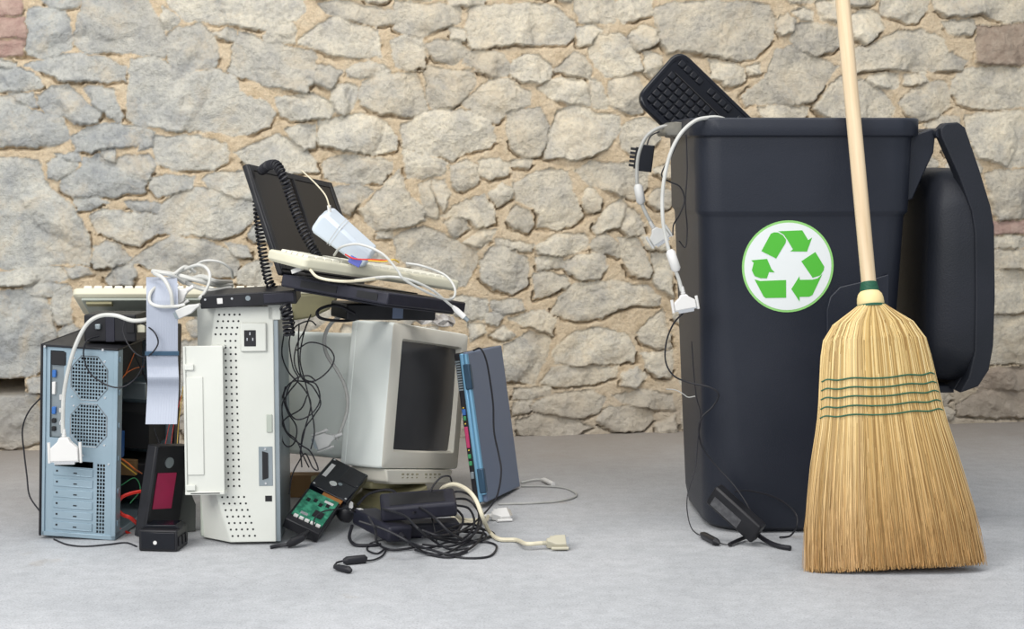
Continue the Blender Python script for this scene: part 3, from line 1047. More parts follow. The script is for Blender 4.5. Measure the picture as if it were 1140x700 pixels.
# ------------------------------------------------------------------ broom
def build_broom():
    B = F(1001, 640, 0) + Vector((0, .035, 0))
    T = P(951, 140, 3.795)
    W = (T - B).normalized()
    Ux = Vector((1, 0, 0))
    Ux = (Ux - W * Ux.dot(W)).normalized()
    V = W.cross(Ux)
    Mx = Matrix(((Ux.x, V.x, W.x, B.x), (Ux.y, V.y, W.y, B.y), (Ux.z, V.z, W.z, B.z), (0, 0, 0, 1)))
    root = empty('corn_broom', 'upright corn broom with pale wooden handle and straw head leaning on the dark bin', 'broom')
    root.matrix_basis = Mx
    sc = 533.
    prof = [(640, 903, 1098), (610, 904.5, 1094), (580, 906, 1088), (520, 912, 1071), (470, 918, 1055), (430, 919, 1045), (400, 919.5, 1037), (386, 921, 1033.5), (376, 925, 1028), (366, 931, 1020), (356, 942, 1006), (350, 950, 993), (346, 955, 987)]
    hw = [((640 - y) / sc, (r - l) / 2 / (535 - (640 - y) * .03)) for y, l, r in prof]
    hp_ = catmull([(a, b, 0) for a, b in hw], 5)
    hw = [(q.x, q.y) for q in hp_]
    ts = [a for a, _ in hw]

    def wid(t):
        t = max(0, min(ts[-1], t))
        return float(np.interp(t, ts, [b for _, b in hw]))

    def thk(t):
        return float(np.interp(t, [0, .12, .32, .40, .48, .52, .56], [.036, .030, .023, .026, .032, .030, .028]))
    tn = ts[-1]

    def surf(a, v, t):
        return (a * wid(t), v * thk(t), t)
    mb = MB()
    lv = [0.012, .05, .12, .2, .3, .36, .42, .46, .49, .515, .535, tn]
    nn = 40
    rings = []
    for t in lv:
        rings.append([(.94 * wid(t) * math.copysign(abs(math.cos(q)) ** .75, math.cos(q)), .93 * thk(t) * math.copysign(abs(math.sin(q)) ** .75, math.sin(q)), t) for q in [2 * math.pi * k / nn for k in range(nn)]])
    mb.loft(rings)
    nbase = len(mb.v)
    rnd = [.15] * nbase
    tip = [max(0, 1 - v[2] / .45) * .9 for v in mb.v]
    rr = random.Random(3)
    for i in range(2700):
        q = rr.uniform(0, 2 * math.pi)
        if rr.random() < .6: q = -rr.uniform(0, math.pi)
        k = rr.uniform(.90, 1.03)
        ca = math.copysign(abs(math.cos(q)) ** .75, math.cos(q)) * k
        if rr.random() < .75:
            ca = rr.uniform(-1, 1)
            sa = -math.sqrt(max(0, 1 - abs(ca) ** 2.6)) ** 1 * k
            if rr.random() < .25: sa = -sa
        else:
            sa = math.copysign(abs(math.sin(q)) ** .75, math.sin(q)) * k
        t0 = rr.uniform(0, .012) + .012 * abs(ca) ** 8 * rr.random() if rr.random() < .85 else rr.uniform(.012, .07)
        t1 = tn if rr.random() < .5 else rr.uniform(.3, tn)
        c = rr.random()
        r = rr.choice((.0007, .001, .0013, .0017))
        wob = rr.uniform(-.03, .03)
        ph = rr.uniform(0, 6)
        n = 15
        pts = []
        o0 = len(mb.v)
        for j in range(n + 1):
            t = t1 + (t0 - t1) * j / n
            e = (j / n) ** 2
            aa = ca + wob * math.sin(ph + t * 12) * e + rr.uniform(-.006, .006) * e
            x, y, z = surf(aa, sa * (1 + .06 * e * rr.uniform(-1, 1)), t)
            pts.append((x, y, z))
        mb.tube(pts, r, 3, radii=[r * (1 - .5 * j / n) for j in range(n + 1)])
        for v in mb.v[o0:]:
            rnd.append(c)
            tip.append(max(0, min(1, 1 - v[2] / .42)) * (.5 + .6 * c))
    o = mb.build('bristles', 'straw', root)
    for nm, arr in (('rnd', rnd), ('tip', tip)):
        at = o.data.attributes.new(nm, 'FLOAT', 'POINT')
        at.data.foreach_set('value', arr)
    o['kind'] = 'stuff'
    for py in (427, 437, 447, 457.5, 467.5):
        pts = []
        t = (640 - py) / sc
        for k in range(73):
            q = 2 * math.pi * k / 72
            x = 1.0 * math.copysign(abs(math.cos(q)) ** .7, math.cos(q))
            y = 1.06 * math.copysign(abs(math.sin(q)) ** .7, math.sin(q))
            tt = t + .004 * math.sin(q * 9) * .4 + .006 * (x ** 2 if x > 0 else .2 * x * x) - .003
            pts.append((x * wid(tt) * 1.005, y * thk(tt) * 1.04, tt))
        MB().tube(pts, .0016, 6).build('stitching', 'thread', root, smooth=True)
    # neck and ferrule binding
    nk = MB()
    n0 = tn - .004
    nk.lathe([(.025, n0), (.0275, n0 + .006), (.0285, n0 + .014), (.0275, n0 + .024), (.025, n0 + .032), (.019, n0 + .039), (.016, n0 + .043)], 24)
    nko = nk.build('straw_collar', 'straw', root, smooth=True)
    for nm, v in (('rnd', .8), ('tip', .05)):
        at = nko.data.attributes.new(nm, 'FLOAT', 'POINT')
        at.data.foreach_set('value', [v] * len(nko.data.vertices))
    for z, r, k in ((n0 + .003, .0315, 2), (n0 + .038, .0190, 8)):
        b = MB()
        for j in range(k):
            b.tube([((r - .0004 * j) * math.cos(q), (r - .0004 * j) * math.sin(q), z + j * .0026) for q in [2 * math.pi * i / 24 for i in range(25)]], .0016, 6)
        b.build('wire_binding', 'thread', root, smooth=True)
    h = MB()
    h.lathe([(.0155, n0), (.0160, n0 + .3), (.0160, .9), (.0158, 1.35), (.012, 1.37), (.004, 1.374)], 24)
    h.build('handle', 'wood', root, smooth=True)


build_broom()


# ------------------------------------------------------------------ silver tower
def build_tower():
    w, d, h = .168, .42, .422
    root = empty('tower_computer', 'silver and black tower computer at far left showing its back panel and open side', 'computer', (-1.04, 3.816, .0085), (.030, .0484, -.11))
    # back plate with punched holes
    def X(px): return (px - 49) / 81 * w
    def Zz(py): return (600 - py) / 212 * h
    gx0, gx1 = X(79.5), X(117.5)
    pitch = (gx1 - gx0) / 12
    xs = {0, w}
    zs = {0, h}
    for k in range(12):
        xs |= {gx0 + k * pitch + .0010, gx0 + (k + 1) * pitch - .0010}
    ranges = [(Zz(444), Zz(397)), (Zz(496), Zz(450))]
    for a, b in ranges:
        p = (b - a) / 12
        for k in range(12):
            zs |= {a + k * p + .0012, a + (k + 1) * p - .0012}
    vz0, vz1 = Zz(594), Zz(515)
    vp = (vz1 - vz0) / 19
    for k in range(19):
        zs |= {vz0 + k * vp + .0012, vz0 + (k + 1) * vp - .0012}
    io = (X(56), X(71), Zz(489), Zz(392))
    slot = (X(62), X(104), Zz(521), Zz(514))
    xs |= {io[0], io[1], slot[0], slot[1]}
    zs |= {io[2], io[3], slot[2], slot[3]}
    xs = sorted(xs)
    zs = sorted(zs)
    vx = [gx0 + k * pitch for k in (9, 10, 11)]
    pm = MB()
    vs = [(x, 0, z) for z in zs for x in xs]
    fs = []
    nx = len(xs)
    for j in range(len(zs) - 1):
        for i in range(nx - 1):
            cx = (xs[i] + xs[i + 1]) / 2
            cz = (zs[j] + zs[j + 1]) / 2
            hole = False
            kx = (cx - gx0) / pitch
            inx = 0 <= kx < 12 and .0010 < (kx % 1) * pitch < pitch - .0010
            for a, b in ranges:
                p = (b - a) / 12
                kz = (cz - a) / p
                if inx and 0 <= kz < 12 and .0012 < (kz % 1) * p < p - .0012:
                    ix, iz = int(kx), int(kz)
                    if abs(ix - 5.5) + abs(iz - 5.5) < 8.6: hole = True
            kz = (cz - vz0) / vp
            if inx and 0 <= kz < 19 and int(kx) in (9, 10, 11) and .0012 < (kz % 1) * vp < vp - .0012: hole = True
            if io[0] < cx < io[1] and io[2] < cz < io[3]: hole = True
            if slot[0] < cx < slot[1] and slot[2] < cz < slot[3]: hole = True
            if not hole:
                fs.append((j * nx + i, j * nx + i + 1, (j + 1) * nx + i + 1, (j + 1) * nx + i))
    pm.add(vs, fs)
    bp = pm.build('back_panel', 'steel', root, solid=.0012)
    # fan frames behind the grilles, bright octagon edge
    for a, b in ranges:
        c = MB()
        R = (gx1 - gx0) / 2
        cx = (gx0 + gx1) / 2
        cz = (a + b) / 2
        oc = [(R, R * .45), (R * .45, R), (-R * .45, R), (-R, R * .45), (-R, -R * .45), (-R * .45, -R), (R * .45, -R), (R, -R * .45)]
        kz = ((b - a) / 2) / R
        pts = [(cx + x * 1.04, -.0012, cz + z * kz * 1.04) for x, z in oc]
        c.tube(pts + [pts[0]], .0011, 4)
        c.build('grille_rim', 'chrome', root)
        f_ = MB()
        f_.box(cx - R, cx + R, .012, .03, a, b)
        f_.build('fan', 'dark', root)
    # slot covers
    for k in range(6):
        y1 = 521 + k * 12.2
        s = MB()
        s.box(X(61), X(104), -.0022, .0, Zz(y1 + 10), Zz(y1 + 1.5))
        s.box(X(61), X(104), -.0030, -.002, Zz(y1 + 10), Zz(y1 + 9))
        so = s.build('slot_cover', 'steel', root, bevel=.0006, seg=1)
        MB().box(X(64), X(66), -.0030, -.0021, Zz(y1 + 6), Zz(y1 + 4)).build('slot_screw', 'dark', so)
        MB().box(X(83), X(87), -.0026, -.0021, Zz(y1 + 7.2), Zz(y1 + 5.8)).build('slot_notch', 'dark', so)
    # input output shield with sockets
    MB().box(io[0] - .001, io[1] + .001, .006, .008, io[2], io[3]).build('port_shield', 'zinc', root)
    def port(name, x0, x1, y0, y1, m):
        MB().box(X(x0), X(x1), -.001, .008, Zz(y1), Zz(y0)).build(name, m, root, bevel=.001, seg=1)
    MB().box(X(57), X(73), -.003, .008, Zz(408), Zz(393)).build('power_socket', 'dark', root, bevel=.002)
    for a in ((58, 62, 414, 422, 'portb'), (58, 61.5, 427, 441, 'plug_w'), (58, 62, 455, 463, 'portb'), (58, 62, 468, 473, 'dark'), (58, 62, 477, 482, 'dark'), (66, 69, 441, 447, 'plug_g'), (66, 69, 456, 461, 'plug_g'), (66, 69, 470, 475, 'chrome')):
        port('port', *a)
    # screws
    for px, py in ((82, 399), (115, 401), (116, 441), (80, 442), (82, 452), (116, 494), (93, 507), (121, 515), (118, 600), (85, 599), (57, 597)):
        MB().cyl((X(px), -.002, Zz(py)), (X(px), .0, Zz(py)), .0022, 8).build('screw', 'chrome', root, smooth=True)
    # frame
    e = MB()
    e.box(-.001, .006, -.004, .0, 0, h)
    e.box(w - .010, w, -.004, .0, 0, h)
    e.box(0, w, -.004, 0, 0, .010)
    e.box(w - .002, w, 0, .028, 0, h)
    e.box(0, w, 0, d, 0, .003)
    e.box(w - .002, w, 0, d, 0, .016)
    e.box(0, w, d - .02, d - .018, 0, h)
    for k in range(6):
        z = .03 + k * .073
        e.box(w - .001, w + .002, .006, .016, z, z + .012)
    e.build('chassis_frame', 'steel', root, bevel=.0008, seg=1)
    s = MB()
    s.box(-.006, -.001, -.006, d, -.001, h + .006)
    s.build('side_panel', 'black', root, bevel=.001)
    t = MB()
    t.box(-.006, w, -.006, d, h, h + .005)
    t.build('top_panel', 'black', root, bevel=.001)
    for px in (51, 83, 114):
        MB().cyl((X(px), -.009, h + .001), (X(px), -.005, h + .001), .0028, 10).build('screw', 'chrome', root, smooth=True)
    fb = MB()
    fb.box(-.006, w + .004, d - .018, d + .03, -.001, h + .003)
    fb.build('front_bezel', 'black', root, bevel=.004)
    mbd = MB()
    mbd.box(.004, .007, .03, .30, .12, .40)
    mbo = mbd.build('motherboard', 'pcb2', root)
    k = MB()
    for j in range(8):
        k.box(.007, .045, .08 + j * .007, .084 + j * .007, .27, .34)
    k.build('heat_sink', 'zinc', mbo)
    MB().box(.007, .03, .17, .176, .20, .32).build('memory_stick', 'portb', mbo)
    MB().box(.01, w - .012, .04, .20, .335, h - .004).build('power_supply', 'dark', root, bevel=.003)
    dc = MB()
    for z0 in (.03, .15):
        dc.box(.02, .155, .26, .39, z0, z0 + .085)
    dc.box(.012, .018, .25, .40, .0, h)
    dc.build('drive_cage', 'dark', root, bevel=.002)
    MB().box(.03, .15, .245, .262, .27, .31).build('disc_drive', 'zinc', root, bevel=.002)
    MB().box(.03, .11, .2, .22, .14, .20).build('graphics_card', 'portb', root)
    MB().box(.05, .13, .24, .26, .09, .125).build('bracket', 'tanbox', root)
    Mi = Matrix.Translation((-1.04, 3.816, .0085)) @ Euler((.030, .0484, -.11)).to_matrix().to_4x4()
    inv = Mi.inverted()

    def wi(name, pts, r, m):
        MB().tube(catmull([inv @ P(*p) for p in pts]), r, 6).build(name, m, root, smooth=True)
    wi('internal_wire', [(131, 425, 3.83), (137, 415, 3.86), (141, 403, 3.9), (140, 392, 3.92)], .0012, 'orange')
    wi('internal_wire', [(131, 430, 3.83), (139, 417, 3.86), (150, 410, 3.9), (160, 408, 3.95)], .0012, 'orange')
    wi('internal_wire', [(134, 420, 3.84), (137, 408, 3.86), (136, 396, 3.9)], .0012, 'red')
    wi('internal_wire', [(139, 418, 3.86), (146, 402, 3.9), (150, 392, 3.92)], .0012, 'orange')
    wi('internal_wire', [(131, 508, 3.83), (142, 515, 3.85), (150, 522, 3.86), (158, 527, 3.9)], .0016, 'orange')
    wi('internal_wire', [(131, 511, 3.83), (140, 519, 3.85), (152, 528, 3.88)], .0014, 'yellow')
    wi('internal_wire', [(130, 563, 3.85), (135, 554, 3.83), (146, 549, 3.84), (162, 546, 3.86)], .0042, 'red')
    wi('internal_wire', [(129, 566, 3.85), (137, 573, 3.84), (146, 577, 3.84), (160, 590, 3.88)], .0046, 'red')
    wi('internal_wire', [(128, 586, 3.87), (136, 590, 3.86), (150, 596, 3.88)], .003, 'red')
    wi('internal_wire', [(150, 395, 3.9), (165, 430, 3.95), (170, 470, 3.97), (180, 500, 3.95)], .002, 'cord')
    wi('internal_wire', [(193, 455, 3.98), (188, 475, 3.97), (185, 490, 3.96), (183, 500, 3.95)], .001, 'red')
    wi('internal_wire', [(202, 440, 3.98), (194, 470, 3.97), (190, 498, 3.95)], .001, 'red')
    wi('internal_wire', [(204, 430, 3.98), (199, 470, 3.97), (197, 500, 3.95)], .001, 'yellow')
    wi('internal_wire', [(135, 540, 3.86), (150, 532, 3.9), (156, 545, 3.9), (145, 560, 3.86)], .0012, 'portg')
    return root


build_tower()


# ------------------------------------------------------------------ white desktop case on end
def build_case():
    w, d, h = .18, .33, .514
    rot = (-.018, -.0019, .0614)
    root = empty('desktop_computer', 'cream white computer case stood on end with vent holes and its door hanging open', 'computer', (-.683, 3.742, .0065), rot)

    def X(px, py):
        t = (py - 346) / 259
        L = 214 + 9 * t
        Rr = 315 - 3 * t
        return (px - L) / (Rr - L) * w

    def Zz(py): return (607 - py) / 263 * h
    body = MB()
    body.box(0, w - .012, .058, d, .002, h - .004)
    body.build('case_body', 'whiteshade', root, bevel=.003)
    pn = [(X(239.5, 346), h), (w - .010, h), (w - .010, 0), (X(258, 607), 0), (X(242, 551), Zz(551)), (X(236, 384), Zz(384))]
    pb = [(.0, h), (w - .010, h), (w - .010, 0), (0.006, 0), (0.0, Zz(551)), (.0, Zz(384))]
    fp = MB().prism(pn, 0, .060, 'y', pb).build('front_panel', 'white', root, bevel=.002)
    # dots
    dz = MB()

    def dot(x, z):
        dz.cyl((x, -.0004, z), (x, .001, z), .0023, 10)
    for r_ in range(4):
        for c in range(5):
            dot(X(244.6 - 1.4 * r_ + 6.1 * c, 353 + 7.2 * r_), Zz(353 + 7.2 * r_))
    for r_ in range(23):
        py = 382 + r_ * 7.35
        if py > 552: break
        for c in range(3):
            dot(X(252 + (py - 382) * .024 + 6.0 * c, py), Zz(py))
    for r_ in range(7):
        py = 556 + r_ * 7.3
        for c in range(5):
            x = 249 + 1.9 * r_ + 6.0 * c
            if x < 293: dot(X(x, py), Zz(py))
    dz.build('vent_holes', 'dark', root)
    # metal edge strip on the right
    s = MB()
    s.box(w - .014, w, .004, d + .002, 0, h - .03)
    s.build('side_sheet', 'zinc', root, bevel=.001)
    # power inlet
    b = MB()
    b.box(X(270, 378), X(301, 378), -.007, .002, Zz(394), Zz(362))
    ih = b.build('inlet_housing', 'white', root, bevel=.003)
    MB().box(X(274.5, 378), X(288.5, 378), -.0082, -.006, Zz(388), Zz(370)).build('power_inlet', 'black', ih, bevel=.0015)
    g = MB()
    for dx, dzz in ((0, .012), (-.006, .0), (.006, 0)):
        cx = X(281.5, 378) + dx
        cz = Zz(380) + dzz
        g.box(cx - .0012, cx + .0012, -.0095, -.008, cz - .003, cz + .003)
    g.build('inlet_pins', 'chrome', ih)
    # serial socket
    p = MB()
    p.box(X(289.5, 522), X(305, 522), -.0010, .001, Zz(544), Zz(500))
    po = p.build('socket_recess', 'zinc', root, bevel=.0005, seg=1)
    MB().prism([(X(293.5, 522), Zz(505)), (X(300, 522), Zz(507)), (X(300, 522), Zz(535)), (X(293.5, 522), Zz(537))], -.004, -.0008, 'y').build('serial_socket', 'dark', po, bevel=.0008)
    for py in (502.5, 541):
        MB().cyl((X(297, py), -.004, Zz(py)), (X(297, py), -.0008, Zz(py)), .0025, 8).build('jack_screw', 'chrome', po)
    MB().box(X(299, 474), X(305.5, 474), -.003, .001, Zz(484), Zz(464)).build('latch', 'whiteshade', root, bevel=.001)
    MB().box(X(296, 558), X(303.5, 558), -.0006, .001, Zz(561.5), Zz(555)).build('phone_jack', 'dark', root)
    # open door
    x0, x1 = X(207.5, 468), X(252, 468)
    z0, z1 = Zz(550), Zz(386)
    dm = MB()
    dm.box(x0, x1, -.030, -.022, z0, z1)
    dm.box(x0, x1, -.036, -.018, z0, z0 + .007)
    dm.box(x0, x0 + .005, -.034, -.018, z0, z1)
    do = dm.build('door', 'white', root, bevel=.0015)
    ip = MB()
    ip.box(x0 + .006, X(229, 468), -.0335, -.0295, Zz(528), Zz(420))
    ip.build('door_inset', 'white', do, bevel=.001)
    for a in (Zz(412), Zz(545)):
        c = MB()
        c.box(x0 + .003, x0 + .022, -.037, -.029, a, a + .012)
        c.build('door_hinge', 'white', do, bevel=.001)
    MB().box(x0 + .012, x1 - .01, -.0365, -.0355, z0 + .0025, z0 + .0045).build('slot', 'dark', do)
    MB().box(X(236, 384), X(252, 384), -.022, .002, Zz(389), Zz(386)).build('door_arm', 'white', root)
    MB().box(X(236, 384), X(252, 384), -.022, .002, Zz(550), Zz(547)).build('door_arm', 'white', root)
    # upper right tabs
    MB().box(w - .022, w + .006, .0, .05, h - .03, h + .004).build('corner_tab', 'white', root, bevel=.002)
    # dust-dark screws on the right sheet
    return root


build_case()


# ------------------------------------------------------------------ tube monitor
def build_crt():
    w, h, d = .404, .341, .097
    L0 = Vector((-.301, 4.003, .122))
    rot = (.0109, .167, 1.1401)
    root = empty('tube_monitor', 'beige tube monitor with grey screen turned to the right, behind the adapters', 'monitor', L0, rot)
    # casing (hollow ring) : outer rect to recess
    def rr(x0, x1, z0, z1, r, y, n=5):
        pts = []
        for (cx, cz, a0) in ((x1 - r, z1 - r, 0), (x0 + r, z1 - r, 90), (x0 + r, z0 + r, 180), (x1 - r, z0 + r, 270)):
            for k in range(n + 1):
                a = math.radians(a0 + 90 * k / n)
                pts.append((cx + r * math.cos(a), y, cz + r * math.sin(a)))
        return pts
    c = MB()
    c.loft([rr(.001, w - .001, .001, h - .001, .006, d), rr(0, w, 0, h, .008, d - .01), rr(0, w, 0, h, .008, .010), rr(.002, w - .002, .002, h - .002, .008, .003)], caps=(False, False))
    cs = c.build('front_casing', 'crt', root, smooth=True)
    b = MB()
    sx0, sx1, sz0, sz1 = .054, .362, .046, .300
    b.loft([rr(.002, w - .002, .002, h - .002, .008, .003), rr(.008, w - .008, .008, h - .008, .008, 0), rr(sx0 - .006, sx1 + .006, sz0 - .006, sz1 + .006, .008, .0005), rr(sx0, sx1, sz0, sz1, .006, .016)], caps=(False, False))
    bz = b.build('bezel', 'crtbezel', root, smooth=True)
    g = MB()
    nx, nz = 14, 12
    vs = []
    fs = []
    for j in range(nz + 1):
        for i in range(nx + 1):
            a = i / nx * 2 - 1
            e = j / nz * 2 - 1
            vs.append((sx0 - .002 + (sx1 - sx0 + .004) * i / nx, .006 + .009 * (a * a * .6 + e * e * .4), sz0 - .002 + (sz1 - sz0 + .004) * j / nz))
    for j in range(nz):
        for i in range(nx):
            fs.append((j * (nx + 1) + i, j * (nx + 1) + i + 1, (j + 1) * (nx + 1) + i + 1, (j + 1) * (nx + 1) + i))
    g.add(vs, fs)
    g.build('screen', 'glass', root, smooth=True)
    # seam groove as a second shell just behind
    r_ = MB()
    r_.loft([rr(.0015, w - .0015, .0015, h - .0015, .008, d - .002), rr(.0015, w - .0015, .0015, h - .0015, .008, d + .002), rr(.0, w, .0, h, .008, d + .002), rr(.0, w, 0, h, .008, d + .014), rr(.026, w - .026, .012, h - .030, .012, d + .016),
             rr(.028, w - .028, .014, h - .034, .014, .30), rr(.05, w - .05, .03, h - .055, .02, .345), rr(.09, w - .09, .06, h - .09, .02, .37)])
    r_.build('rear_housing', 'crt', root, bevel=.002)
    ch = MB()
    pts0 = [(.02, -.001), (w - .03, -.001), (w - .05, -.036), (.06, -.036), (.035, -.030)]
    ch.prism(pts0, .0, .10, 'y', [(.03, -.001), (w - .04, -.001), (w - .06, -.04), (.06, -.04), (.04, -.03)])
    cho = ch.build('control_strip', 'crtbezel', root, bevel=.004)
    k = MB()
    for j in range(9):
        x = .10 + j * .024
        if j == 4: continue
        k.box(x, x + .012, -.0008, .001, -.014, -.011)
        k.box(x + .002, x + .010, -.0008, .001, -.0215, -.0195)
    k.build('control_marks', 'olive', cho)
    # swivel foot standing flat on the floor
    Mw = Matrix.Translation(L0) @ Euler(rot).to_matrix().to_4x4()
    f_ = MB()
    f_.lathe([(.095, 0), (.105, .004), (.108, .014), (.092, .022), (.08, .030), (.078, .042)], 40)
    fo = f_.build('swivel_foot', 'olive', root, smooth=True)  # olive-beige kept dark: shade under the monitor is in the colour
    fo.matrix_basis = Mw.inverted() @ Matrix.Translation((-.285, 4.20, .0))
    f2 = MB()
    f2.box(.05, .33, .05, .22, -.052, -.034)
    f2.build('foot_mount', 'olive', root, bevel=.006)


build_crt()


# ------------------------------------------------------------------ blue laptop on end
def build_blue_laptop():
    t, d, h = .034, .275, .363
    root = empty('closed_laptop', 'closed blue-grey laptop standing on end, leaning on the tube monitor', 'laptop', (-.092, 4.143, .0115), (-.0439, -.1513, -.2948))
    MB().box(0, .017, 0, d, 0, h).build('laptop_base', 'black', root, bevel=.003)
    MB().box(.0185, t, .006, d, .0, h).build('laptop_lid', 'lap_lid', root, bevel=.004)
    def Zz(py): return (562 - py) / 170 * h
    MB().box(.014, .024, -.004, .012, .002, h - .002).build('edge_trim', 'lap_blue', root, bevel=.003)
    MB().cyl((.029, .001, .02), (.029, .001, h - .004), .0065, 16).build('hinge_rod', 'lap_blue', root, smooth=True)
    for a, b in ((405, 434), (523, 551)):
        MB().box(.021, .0375, -.008, .010, Zz(b), Zz(a)).build('hinge_cover', 'lap_dark', root, bevel=.003)
    v = MB()
    for k in range(12):
        z = Zz(434) + k * .0062
        v.box(.001, .013, -.0022, .001, z, z + .0034)
    v.build('vent_fins', 'zinc', root)
    for a, b, m, x0, x1 in ((455, 462, 'portb', .002, .011), (463, 468, 'portg', .003, .010), (475, 499, 'portm', .002, .011), (506, 511, 'portg', .002, .010), (514, 519, 'portg', .002, .010), (526, 534, 'zinc', .002, .011)):
        MB().box(x0, x1, -.0025, .002, Zz(b), Zz(a)).build('port', m, root, bevel=.001, seg=1)
    for py in (453.5, 471.5, 501.5):
        MB().cyl((.0065, -.0028, Zz(py)), (.0065, .001, Zz(py)), .0018, 8).build('screw', 'yellow', root)


build_blue_laptop()


# ------------------------------------------------------------------ open black laptop on top of the pile
def build_open_laptop():
    L0 = Vector((-.486, 3.705, .600))
    root = empty('open_laptop', 'black laptop lying open on top of the pile, its lid tilted back', 'laptop', L0, (.115, .135, 1.115))
    w, d = .345, .265
    b = MB()
    b.box(0, w, -d, 0, -.032, -.006)
    b.box(.02, w - .02, -d + .015, -.02, -.037, -.03)
    bo = b.build('laptop_base', 'navy', root, bevel=.004)
    k = MB()
    for j in range(14):
        for i in range(5):
            k.box(.03 + j * .0205, .03 + j * .0205 + .017, -.10 - i * .0, -.10 - i * .0 + .001, 0, 0) if False else None
    kb = MB()
    kb.box(.02, w - .02, -.15, -.03, -.006, -.0035)
    kb.build('key_bed', 'black', bo)
    for (y0, y1) in ((-.24, -.19), (-.14, -.05)):
        MB().box(-.0015, .002, y0, y1, -.026, -.012).build('port', 'dark', bo)
    sc = empty('screen_pivot', None, None)
    bpy.data.objects.remove(sc)
    Mx = Matrix.Translation((0, .0, -.004)) @ Matrix.Rotation(-.555, 4, 'X')
    s = MB()
    h = .258
    fr = .016
    s.box(0, w, 0, .014, 0, h)
    so = s.build('screen_lid', 'black', root, bevel=.004, mx=Mx)
    f_ = MB()
    f_.box(0.002, fr, -.003, .001, .01, h - .002)
    f_.box(w - fr, w - .002, -.003, .001, .01, h - .002)
    f_.box(fr, w - fr, -.003, .001, h - fr, h - .002)
    f_.box(fr, w - fr, -.003, .001, .01, .01 + fr)
    f_.build('screen_frame', 'black', so, bevel=.001)
    MB().box(fr, w - fr, -.0012, .001, .01 + fr, h - fr).build('display', 'lcd', so)
    # loose inner panel edge seen on the right half
    MB().box(.165, .172, -.006, -.001, .03, h - fr).build('inner_frame', 'black', so)
    for x in (.05, w - .07):
        MB().cyl((x, 0, -.004), (x + .03, 0, -.004), .008, 12).build('hinge', 'black', root, smooth=True)
    return root


build_open_laptop()


# ------------------------------------------------------------------ keyboards
def keyboard(name, label, Mx, L, W, H, mbody, mkey, rows, cols, key, x_off=.0, round_=.012, skip=None, slope=.0):
    root = empty(name, label, 'keyboard')
    root.matrix_basis = Mx
    n = 5
    def ring(ins, z):
        return rrect(L / 2 - ins, W / 2 - ins, round_, z, L / 2, W / 2, n)
    b = MB()
    b.loft([ring(.006, 0), ring(0, .006), ring(0, H - .004), ring(.003, H), ring(.010, H), ring(.012, H - .002)])
    body = b.build('keyboard_shell', mbody, root, bevel=.0012)
    me = None
    pw = (L - .04) / cols
    pr = (W - .035) / rows
    for i in range(cols):
        for j in range(rows):
            if skip and skip(i, j): continue
            if me is None:
                m_ = MB()
                a, c = pw / 2 - .001, pr / 2 - .001
                m_.loft([[(-a, -c, 0), (a, -c, 0), (a, c, 0), (-a, c, 0)], [(-a * .8, -c * .78, key), (a * .8, -c * .78, key), (a * .8, c * .85, key), (-a * .8, c * .85, key)]])
                o = m_.build('key', mkey, root, bevel=.0008, seg=1)
                me = o
            else:
                o = me.copy()
                C.objects.link(o)
            o.location = (.02 + pw * (i + .5), .0175 + pr * (j + .5), H - .0022)
    return root, body


def axes(o, x, y):
    x = Vector(x).normalized()
    y = Vector(y)
    y = (y - x * y.dot(x)).normalized()
    z = x.cross(y)
    return Matrix(((x.x, y.x, z.x, o[0]), (x.y, y.y, z.y, o[1]), (x.z, y.z, z.z, o[2]), (0, 0, 0, 1)))


# black keyboard in the bin: x runs down into the bin, y towards the far long edge, z to the viewer
a0 = P(704, 112, 4.15)
xd = (P(846, 248, 4.17) - a0)
yd = P(757, 51, 4.22) - a0
kb, _b = keyboard('computer_keyboard', 'glossy black keyboard stuck upright in the open bin', axes(a0, xd, yd), .44, .176, .020, 'blackgloss', 'key_black', 7, 21, .0045, round_=.032,
                  skip=lambda i, j: j == 5 or (j == 6 and i % 5 == 4) or i > 14)
MB().box(.03, .41, .118, .1205, .018, .0215).build('groove', 'dark', kb)
# beige keyboard lying on the open laptop
o1 = P(337.5, 300, 3.53)
x1_ = P(512, 325, 3.86) - o1
k2, _b2 = keyboard('computer_keyboard', 'beige keyboard lying on the open black laptop at the top of the pile', axes(o1, x1_, Vector((-.6, .8, .09))), .455, .125, .024, 'beige', 'keys', 5, 18, .007)
# beige keyboard behind, on the tower
o2 = P(80, 330, 4.10)
x2_ = P(330, 330, 4.13) - o2
k3, _b3 = keyboard('computer_keyboard', 'beige keyboard tipped up on the left end of the pile above the silver tower', axes(o2, x2_, Vector((.1, .9, -.38))), .47, .155, .022, 'beige', 'keys', 5, 18, .014)
f3 = MB()
f3.box(.02, .45, .01, .14, -.006, .001)
f3.build('underside', 'whiteshade', k3, bevel=.002)
MB().box(.03, .09, .02, .04, -.012, -.004).build('flip_foot', 'olive', k3, bevel=.001)


# ------------------------------------------------------------------ small boxes in the pile
def slab(name, label, cat, corner, x, y, dims, m, bevel=.003, group=None):
    root = empty(name, label, cat, group=group)
    root.matrix_basis = axes(corner, x, y)
    return root


